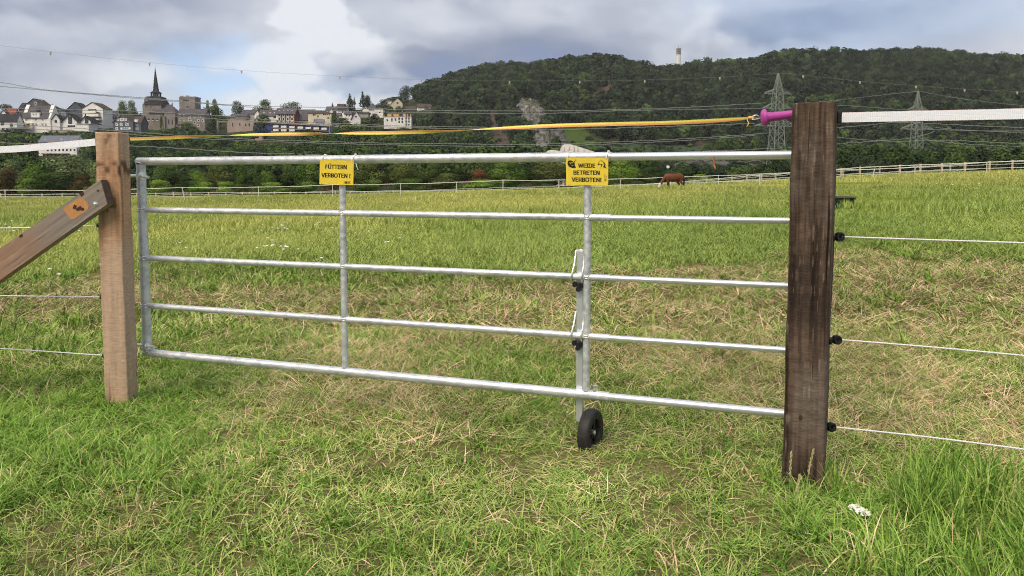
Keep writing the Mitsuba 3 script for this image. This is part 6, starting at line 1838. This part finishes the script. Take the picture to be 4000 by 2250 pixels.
for pts in ([(-300, 300, 250), (0, 322, 258), (155, 348, 262), (560, 382, 272), (1000, 414, 284), (1343, 421, 292), (1631, 430, 299), (2014, 434, 306), (2300, 431, 312), (2600, 423, 318), (2989, 402, 325)],
            [(-300, 316, 250), (0, 337, 258), (318, 366, 266), (800, 405, 279), (1188, 430, 288), (1500, 438, 296), (2014, 444, 306), (2500, 431, 317), (2985, 424, 325)],
            [(-300, 418, 255), (0, 424, 262), (462, 433, 271), (776, 447, 279), (1087, 470, 286), (1608, 493, 299), (1890, 497, 305), (2300, 492, 312), (2700, 477, 320), (2984, 455, 325)],
            [(-300, 430, 255), (0, 436, 262), (462, 446, 271), (800, 463, 279), (1300, 488, 291), (1800, 503, 302), (2200, 505, 310), (2600, 494, 318), (2949, 482, 325)],
            [(-300, 470, 250), (0, 484, 258), (194, 494, 262), (508, 515, 271), (850, 539, 280), (1266, 553, 290), (1600, 561, 298), (2000, 564, 306), (2180, 562, 310), (2600, 546, 318), (3009, 519, 325)],
            [(-300, 486, 250), (0, 500, 258), (300, 512, 266), (700, 538, 277), (1266, 560, 290), (1800, 571, 302), (2100, 571, 308), (2600, 553, 318), (2952, 528, 325)],
            [(-300, 545, 240), (0, 558, 250), (524, 571, 262), (1000, 598, 275), (1266, 604, 282), (1700, 611, 292), (2200, 608, 305), (2806, 589, 318), (3096, 575, 325)],
            [(3160, 425, 330), (3267, 411, 340), (3570, 432, 372), (3650, 438, 380), (4000, 452, 372), (4300, 452, 360)],
            [(3140, 515, 330), (3263, 500, 342), (3400, 488, 356), (3516, 478, 372), (3700, 486, 368), (4000, 498, 358), (4300, 500, 350)],
            [(3100, 590, 330), (3263, 563, 345), (3400, 553, 360), (3550, 540, 380), (3653, 512, 410)],
            [(3651, 498, 410), (3800, 510, 405), (4000, 518, 400), (4300, 524, 392)],
            [(3516, 506, 410), (3700, 508, 405), (3900, 512, 400), (4300, 510, 392)],
            [(3600, 540, 405), (3694, 556, 402), (3850, 567, 398), (4000, 574, 394), (4300, 580, 388)],
            [(3260, 535, 345), (3500, 552, 350), (3700, 549, 350), (4000, 562, 345), (4300, 572, 340)]):
    cable(CABLES.pop(0), pts, group=None)

# ------------------------------------------------------------------ pasture fences
ef = thing('electric_fence', 'nearer far fence of slim white posts with a white tape across the pasture', 'fence')
wp_ = [(-560, 750, -560, 800), (20, 741, 21, 787), (711, 731, 722, 781), (1009, 729, 1010, 774), (1299, 720, 1299, 765), (1564, 716, 1565, 766), (1783, 710, 1784, 760), (1965, 702, 1965, 754), (2183, 701, 2184, 745), (2423, 697, 2423, 741), (2620, 690, 2620, 735), (2806, 684, 2806, 727), (2968, 678, 2968, 725), (3140, 668, 3140, 715), (3293, 661, 3293, 706), (3416, 659, 3408, 699), (3575, 650, 3573, 686), (3855, 632, 3855, 677), (4150, 618, 4150, 666)]
tops, mids = [], []
for x0, y0, x1, y1 in wp_:
    a, b = W(x0, y0, 80.0), W(x1, y1, 80.0)
    b = b + (b - a) * 0.35
    part(ef, 'post', tube([b, a], 0.036, 6), 'white_paint')
    tops.append(a - [0, 0, 0.04])
    mids.append(a + (b - a) * 0.42)


def strand(parent, pts, w, h, matk, sag=0.02, name='tape'):
    ms = []
    for p, q in zip(pts[:-1], pts[1:]):
        m_ = (p + q) / 2 - [0, 0, np.linalg.norm(q - p) * sag * 0.3]
        for u, v in ((p, m_), (m_, q)):
            ms.append(bar(u, v, w, h))
    return part(parent, name, cat(*ms), matk)


strand(ef, tops, 0.02, 0.06, 'white_paint', 0.03)
strand(ef, mids, 0.02, 0.035, 'white_paint', 0.03, 'cord')
wf = thing('wooden_fence', 'farthest pasture fence of pale timber posts with pale rails', 'fence')
wd = [(-350, 757, 784, 132), (-160, 757, 783, 132), (4, 756, 783, 131), (88, 756, 782, 131), (165, 756, 781, 131), (244, 755, 780, 131), (320, 755, 779, 131), (390, 755, 778, 130), (460, 754, 777, 130), (535, 753, 775, 130), (609, 752, 773, 130), (678, 751, 772, 130), (746, 751, 772, 130), (815, 750, 770, 130), (882, 750, 770, 130), (947, 750, 769, 130), (1010, 750, 768, 129), (1073, 749, 768, 129), (1135, 749, 767, 129), (1195, 749, 766, 128), (1254, 748, 765, 128), (1310, 747, 765, 128), (1368, 747, 764, 127), (1424, 747, 764, 127), (1480, 747, 763, 127), (1537, 746, 763, 126), (1595, 745, 762, 126), (1655, 744, 761, 126), (1715, 742, 760, 126), (1780, 741, 759, 126), (1850, 739, 757, 125), (1920, 737, 756, 125), (2000, 735, 754, 124), (2090, 733, 752, 123), (2180, 731, 750, 122), (2270, 727, 747, 121), (2360, 724, 745, 120), (2450, 720, 742, 118), (2530, 716, 739, 117), (2610, 710, 732, 115), (2660, 707, 729, 113), (2710, 703, 724, 112), (2760, 698, 719, 110), (2859, 690, 713, 107), (2917, 684, 710, 105), (2974, 681, 707, 103), (3029, 678, 704, 100), (3110, 670, 700, 97), (3200, 662, 700, 94), (3285, 656, 697, 91), (3359, 650, 694, 89), (3515, 643, 687, 87), (3595, 640, 683, 86), (3679, 637, 679, 85.5), (3769, 633, 677, 85), (3865, 629, 675, 84.5), (3954, 625, 673, 84), (4060, 620, 670, 84), (4180, 615, 666, 84)]
r1_, r2_ = [], []
for x, y0, y1, Y in wd:
    a, b = W(x, y0, Y), W(x, y1 + 9, Y)
    part(wf, 'post', box((a + b) / 2, [0.17, 0.17, a[2] - b[2]]), 'pale_timber')
    r1_.append(a + [0, -0.1, -0.12])
    r2_.append(a * 0.48 + b * 0.52 + [0, -0.1, 0])
strand(wf, r1_, 0.03, 0.075, 'white_paint', 0.0, 'rail')
strand(wf, r2_, 0.03, 0.055, 'white_paint', 0.0, 'rail')
nr = len([1 for q in wd if q[0] < 2700])
r3_ = [p_ * 0.74 + W(x, y1 + 9, Y) * 0.26 for p_, (x, y0, y1, Y) in zip([W(x, y0, Y) for x, y0, y1, Y in wd], wd)][nr:]
strand(wf, [p + [0, -0.1, 0] for p in r3_], 0.03, 0.04, 'white_paint', 0.0, 'rail')
for x, y0, y1, Y in ((3436, 652, 690, 95), (3712, 640, 672, 98)):
    a, b = W(x, y0, Y), W(x, y1, Y)
    part(wf, 'post', box((a + b) / 2, [0.14, 0.14, a[2] - b[2]]), 'grey_wall')

# ------------------------------------------------------------------ horse
HY = 76.0
ho_ = W(2628, 739, HY)
ho_[2] -= 0.10


def chain_hull(parts, edge, it=12):
    M = None
    for a, ra, b, rb in parts:
        hs_ = []
        for c, r in ((a, ra), (b, rb)):
            r = np.broadcast_to(r, 3)
            hs_.append(m3.Manifold.sphere(1.0, 20).scale([float(v) for v in r]).translate([float(v) for v in c]))
        h = m3.Manifold.batch_hull(hs_)
        M = h if M is None else M + h
    M = M.refine_to_length(edge)
    o = M.to_mesh()
    m = trimesh.Trimesh(o.vert_properties[:, :3], o.tri_verts, process=True)
    trimesh.smoothing.filter_taubin(m, iterations=it)
    return m


B = lambda a, ra, b, rb: (a, ra, b, rb)
bones = [B((0.62, 0, 1.22), (0.30, 0.29, 0.33), (0.15, 0, 1.16), (0.30, 0.31, 0.33)), B((0.15, 0, 1.16), (0.30, 0.31, 0.33), (-0.48, 0, 1.18), (0.28, 0.25, 0.35)),
         B((-0.5, 0, 1.46), (0.18, 0.09, 0.08), (-0.1, 0, 1.38), (0.2, 0.12, 0.1)), B((0.6, 0, 1.42), (0.2, 0.16, 0.1), (0.85, 0, 1.22), (0.14, 0.2, 0.2)),
         B((-0.62, 0, 1.26), (0.20, 0.17, 0.25), (-0.98, 0, 0.86), (0.13, 0.10, 0.16)), B((-0.98, 0, 0.86), (0.13, 0.10, 0.16), (-1.20, 0, 0.52), (0.10, 0.085, 0.12)),
         B((-1.22, 0, 0.50), (0.11, 0.10, 0.12), (-1.27, 0, 0.34), (0.10, 0.09, 0.11)), B((-1.27, 0, 0.34), (0.095, 0.085, 0.10), (-1.30, 0, 0.08), (0.06, 0.06, 0.065))]
for sy, x0, dx in ((-0.14, -0.55, 0.0), (0.14, -0.42, 0.16)):
    bones += [B((x0, sy, 0.98), (0.12, 0.09, 0.16), (x0 + 0.02 + dx * .4, sy, 0.52), (0.062, 0.055, 0.065)), B((x0 + 0.02 + dx * .4, sy, 0.52), (0.062, 0.055, 0.065), (x0 + dx * .8, sy, 0.14), (0.042, 0.04, 0.05)), B((x0 + dx * .8, sy, 0.14), (0.045, 0.042, 0.05), (x0 - 0.03 + dx * .8, sy, 0.05), (0.065, 0.055, 0.05))]
for sy, dx in ((-0.15, 0.12), (0.15, -0.10)):
    bones += [B((0.72, sy * 0.8, 1.10), (0.22, 0.13, 0.28), (0.58 + dx, sy, 0.76), (0.12, 0.085, 0.11)), B((0.58 + dx, sy, 0.76), (0.11, 0.08, 0.10), (0.76 + dx, sy, 0.52), (0.065, 0.055, 0.075)), B((0.76 + dx, sy, 0.52), (0.065, 0.055, 0.07), (0.70 + dx, sy, 0.14), (0.045, 0.042, 0.05)), B((0.70 + dx, sy, 0.14), (0.048, 0.042, 0.05), (0.66 + dx, sy, 0.05), (0.07, 0.06, 0.05))]
for sy in (-0.06, 0.06):
    bones.append(B((-1.12, sy, 0.60), (0.035, 0.02, 0.03), (-1.06, sy * 1.3, 0.72), (0.012, 0.012, 0.012)))
hm = chain_hull(bones, 0.05, 8)
hsc = 1.08
horse = thing('horse', 'bay horse grazing in the pasture with a pale mask over its lowered head', 'horse')
RH = Rz(0.12)
hz = lambda m: move(m, RH * hsc, ho_)
part(horse, 'body', hz(hm), 'horse_coat', True)
part(horse, 'tail', hz(chain_hull([B((0.93, 0, 1.30), (0.06, 0.06, 0.06), (1.06, 0, 1.02), (0.09, 0.08, 0.1)), B((1.06, 0, 1.02), (0.09, 0.08, 0.1), (1.04, 0, 0.30), (0.06, 0.06, 0.08))], 0.05, 4)), 'black_hair', True)
part(horse, 'mane', hz(chain_hull([B((-0.52, 0, 1.52), (0.08, 0.05, 0.05), (-0.86, 0, 1.12), (0.07, 0.07, 0.09)), B((-0.86, 0, 1.12), (0.07, 0.07, 0.09), (-1.12, 0, 0.70), (0.06, 0.06, 0.07))], 0.05, 4)), 'black_hair', True)
part(horse, 'fly_mask', hz(chain_hull([B((-1.21, 0, 0.56), (0.125, 0.115, 0.13), (-1.285, 0, 0.30), (0.112, 0.102, 0.115))], 0.05, 3)), 'fly_mask', True)
for sy, x0, dx in ((-0.14, -0.55, 0.0), (0.14, -0.42, 0.16)):
    part(horse, 'stocking', hz(chain_hull([B((x0 + 0.02 + dx * .4, sy, 0.60), (0.074, 0.066, 0.075), (x0 + dx * .8, sy, 0.12), (0.054, 0.052, 0.06)), B((x0 + dx * .8, sy, 0.12), (0.054, 0.052, 0.06), (x0 - 0.03 + dx * .8, sy, 0.05), (0.072, 0.062, 0.055))], 0.04, 3)), 'black_hair', True)
for sy, dx in ((-0.15, 0.12), (0.15, -0.10)):
    part(horse, 'stocking', hz(chain_hull([B((0.76 + dx, sy, 0.58), (0.076, 0.066, 0.08), (0.70 + dx, sy, 0.12), (0.057, 0.053, 0.06)), B((0.70 + dx, sy, 0.12), (0.058, 0.053, 0.06), (0.66 + dx, sy, 0.05), (0.077, 0.067, 0.055))], 0.04, 3)), 'black_hair', True)

# ------------------------------------------------------------------ tub, tarpaulins, marker
c = land_at(3274, 27.6)
zt = W(3274, 770, 27.6)[2]
w_ = 104 / FOC * 27.6
tub = thing('feed_tub', 'dark green rectangular trough standing in the pasture beside the dark post', 'trough')
hh = zt - (c[2] - 0.05)
outer = trimesh.convex.convex_hull(np.array([(sx * w_ / 2 * f_, sy * 0.33 * f_, z) for sx in (-1, 1) for sy in (-1, 1) for z, f_ in ((0, 0.84), (hh, 1.0))]))
hole = outer.copy()
hole.vertices = hole.vertices * [0.92, 0.88, 1.0] + [0, 0, 0.06]
mo = m3.Manifold(m3.Mesh(np.asarray(outer.vertices, np.float32), np.asarray(outer.faces, np.uint32))) - m3.Manifold(m3.Mesh(np.asarray(hole.vertices, np.float32), np.asarray(hole.faces, np.uint32)))
o_ = mo.to_mesh()
part(tub, 'basin', move(trimesh.Trimesh(o_.vert_properties[:, :3], o_.tri_verts), Rz(0.1), [c[0], c[1], c[2] - 0.05]), 'green_tub')
rm_ = [bar((sx0 * (w_ / 2 + .02), sy0 * .35, hh), (sx1 * (w_ / 2 + .02), sy1 * .35, hh), 0.05, 0.05) for sx0, sy0, sx1, sy1 in ((-1, -1, 1, -1), (1, -1, 1, 1), (1, 1, -1, 1), (-1, 1, -1, -1))]
part(tub, 'rim', move(cat(*rm_), Rz(0.1), [c[0], c[1], c[2] - 0.05]), 'slate_roof')


def tarp(label, outline, Y, depth, seed):
    """A sheet drawn over a long heap: humped along its length, folded across, standing on the ground."""
    xs = np.linspace(outline[0][0], outline[-1][0], 70)
    ys = np.interp(xs, [q[0] for q in outline], [q[1] for q in outline])
    V = []
    nv = 15
    for x, y in zip(xs, ys):
        tp = W(x, y, Y)
        g_ = land_at(x, Y)[2] - 0.3
        for j in range(nv):
            t_ = j / (nv - 1)
            a_ = (t_ - 0.5) * PI
            fold = 0.30 * math.sin(x * 0.32 + 1.5 * meshkit.noise(np.array([[x * 0.05, t_ * 2, 0]]), seed)[0] * 3) * (abs(math.sin(a_)) ** 0.7)
            V.append([tp[0] + 0.2 * fold, Y + depth * (math.sin(a_) * (1 + fold * 0.6)), g_ + max(tp[2] - g_, 0.05) * (max(math.cos(a_), 0) ** 0.45)])
    n_ = len(xs)
    F = []
    for i in range(n_ - 1):
        for j in range(nv - 1):
            a = i * nv + j
            F += [[a, a + nv, a + nv + 1], [a, a + nv + 1, a + 1]]
    return single('tarpaulin', trimesh.Trimesh(np.array(V), np.array(F), process=False), 'tarpaulin', label, 'tarpaulin', True)


tarp('grey white tarpaulin sheeted heap with a rounded high end, seen above the top bar', [(2186, 640), (2188, 582), (2196, 569), (2206, 563), (2228, 563), (2250, 570), (2290, 582), (2335, 597), (2343, 606), (2348, 640)], 185, 2.6, 3)
tarp('lower pale tarpaulin sheeted heap left of the higher one', [(2131, 640), (2133, 594), (2140, 588), (2155, 585), (2180, 588), (2215, 596), (2240, 606), (2250, 640)], 182, 2.2, 5)
b_ = W(2609, 652, 170)
mk = thing('marker_post', 'small white marker on a dark pole among the shrubs left of the horse', 'marker')
part(mk, 'disc', lathe([(0, 0), (0, 0.34), (0.1, 0.34), (0.1, 0)], b_, (0, -1, 0), 12), 'white_paint')
part(mk, 'pole', tube([[b_[0], b_[1] + 0.1, b_[2] + 0.3], [b_[0], b_[1] + 0.1, b_[2] - 4.5]], 0.08, 6), 'slate_roof')

# ------------------------------------------------------------------ the air
scene['air'] = {'type': 'homogeneous', 'albedo': {'type': 'rgb', 'value': [0.93, 0.95, 0.97]}, 'sigma_t': 0.00008}
scene['haze'] = {'type': 'cube', 'to_world': T().translate([0, 2000, 142]).scale([4600, 4600, 158]), 'bsdf': {'type': 'null'}, 'interior': {'type': 'ref', 'id': 'air'}}
scene['camera']['medium'] = {'type': 'ref', 'id': 'air'}
labels['haze'] = {'label': 'thin haze in the air over the valley', 'category': 'haze', 'kind': 'stuff'}
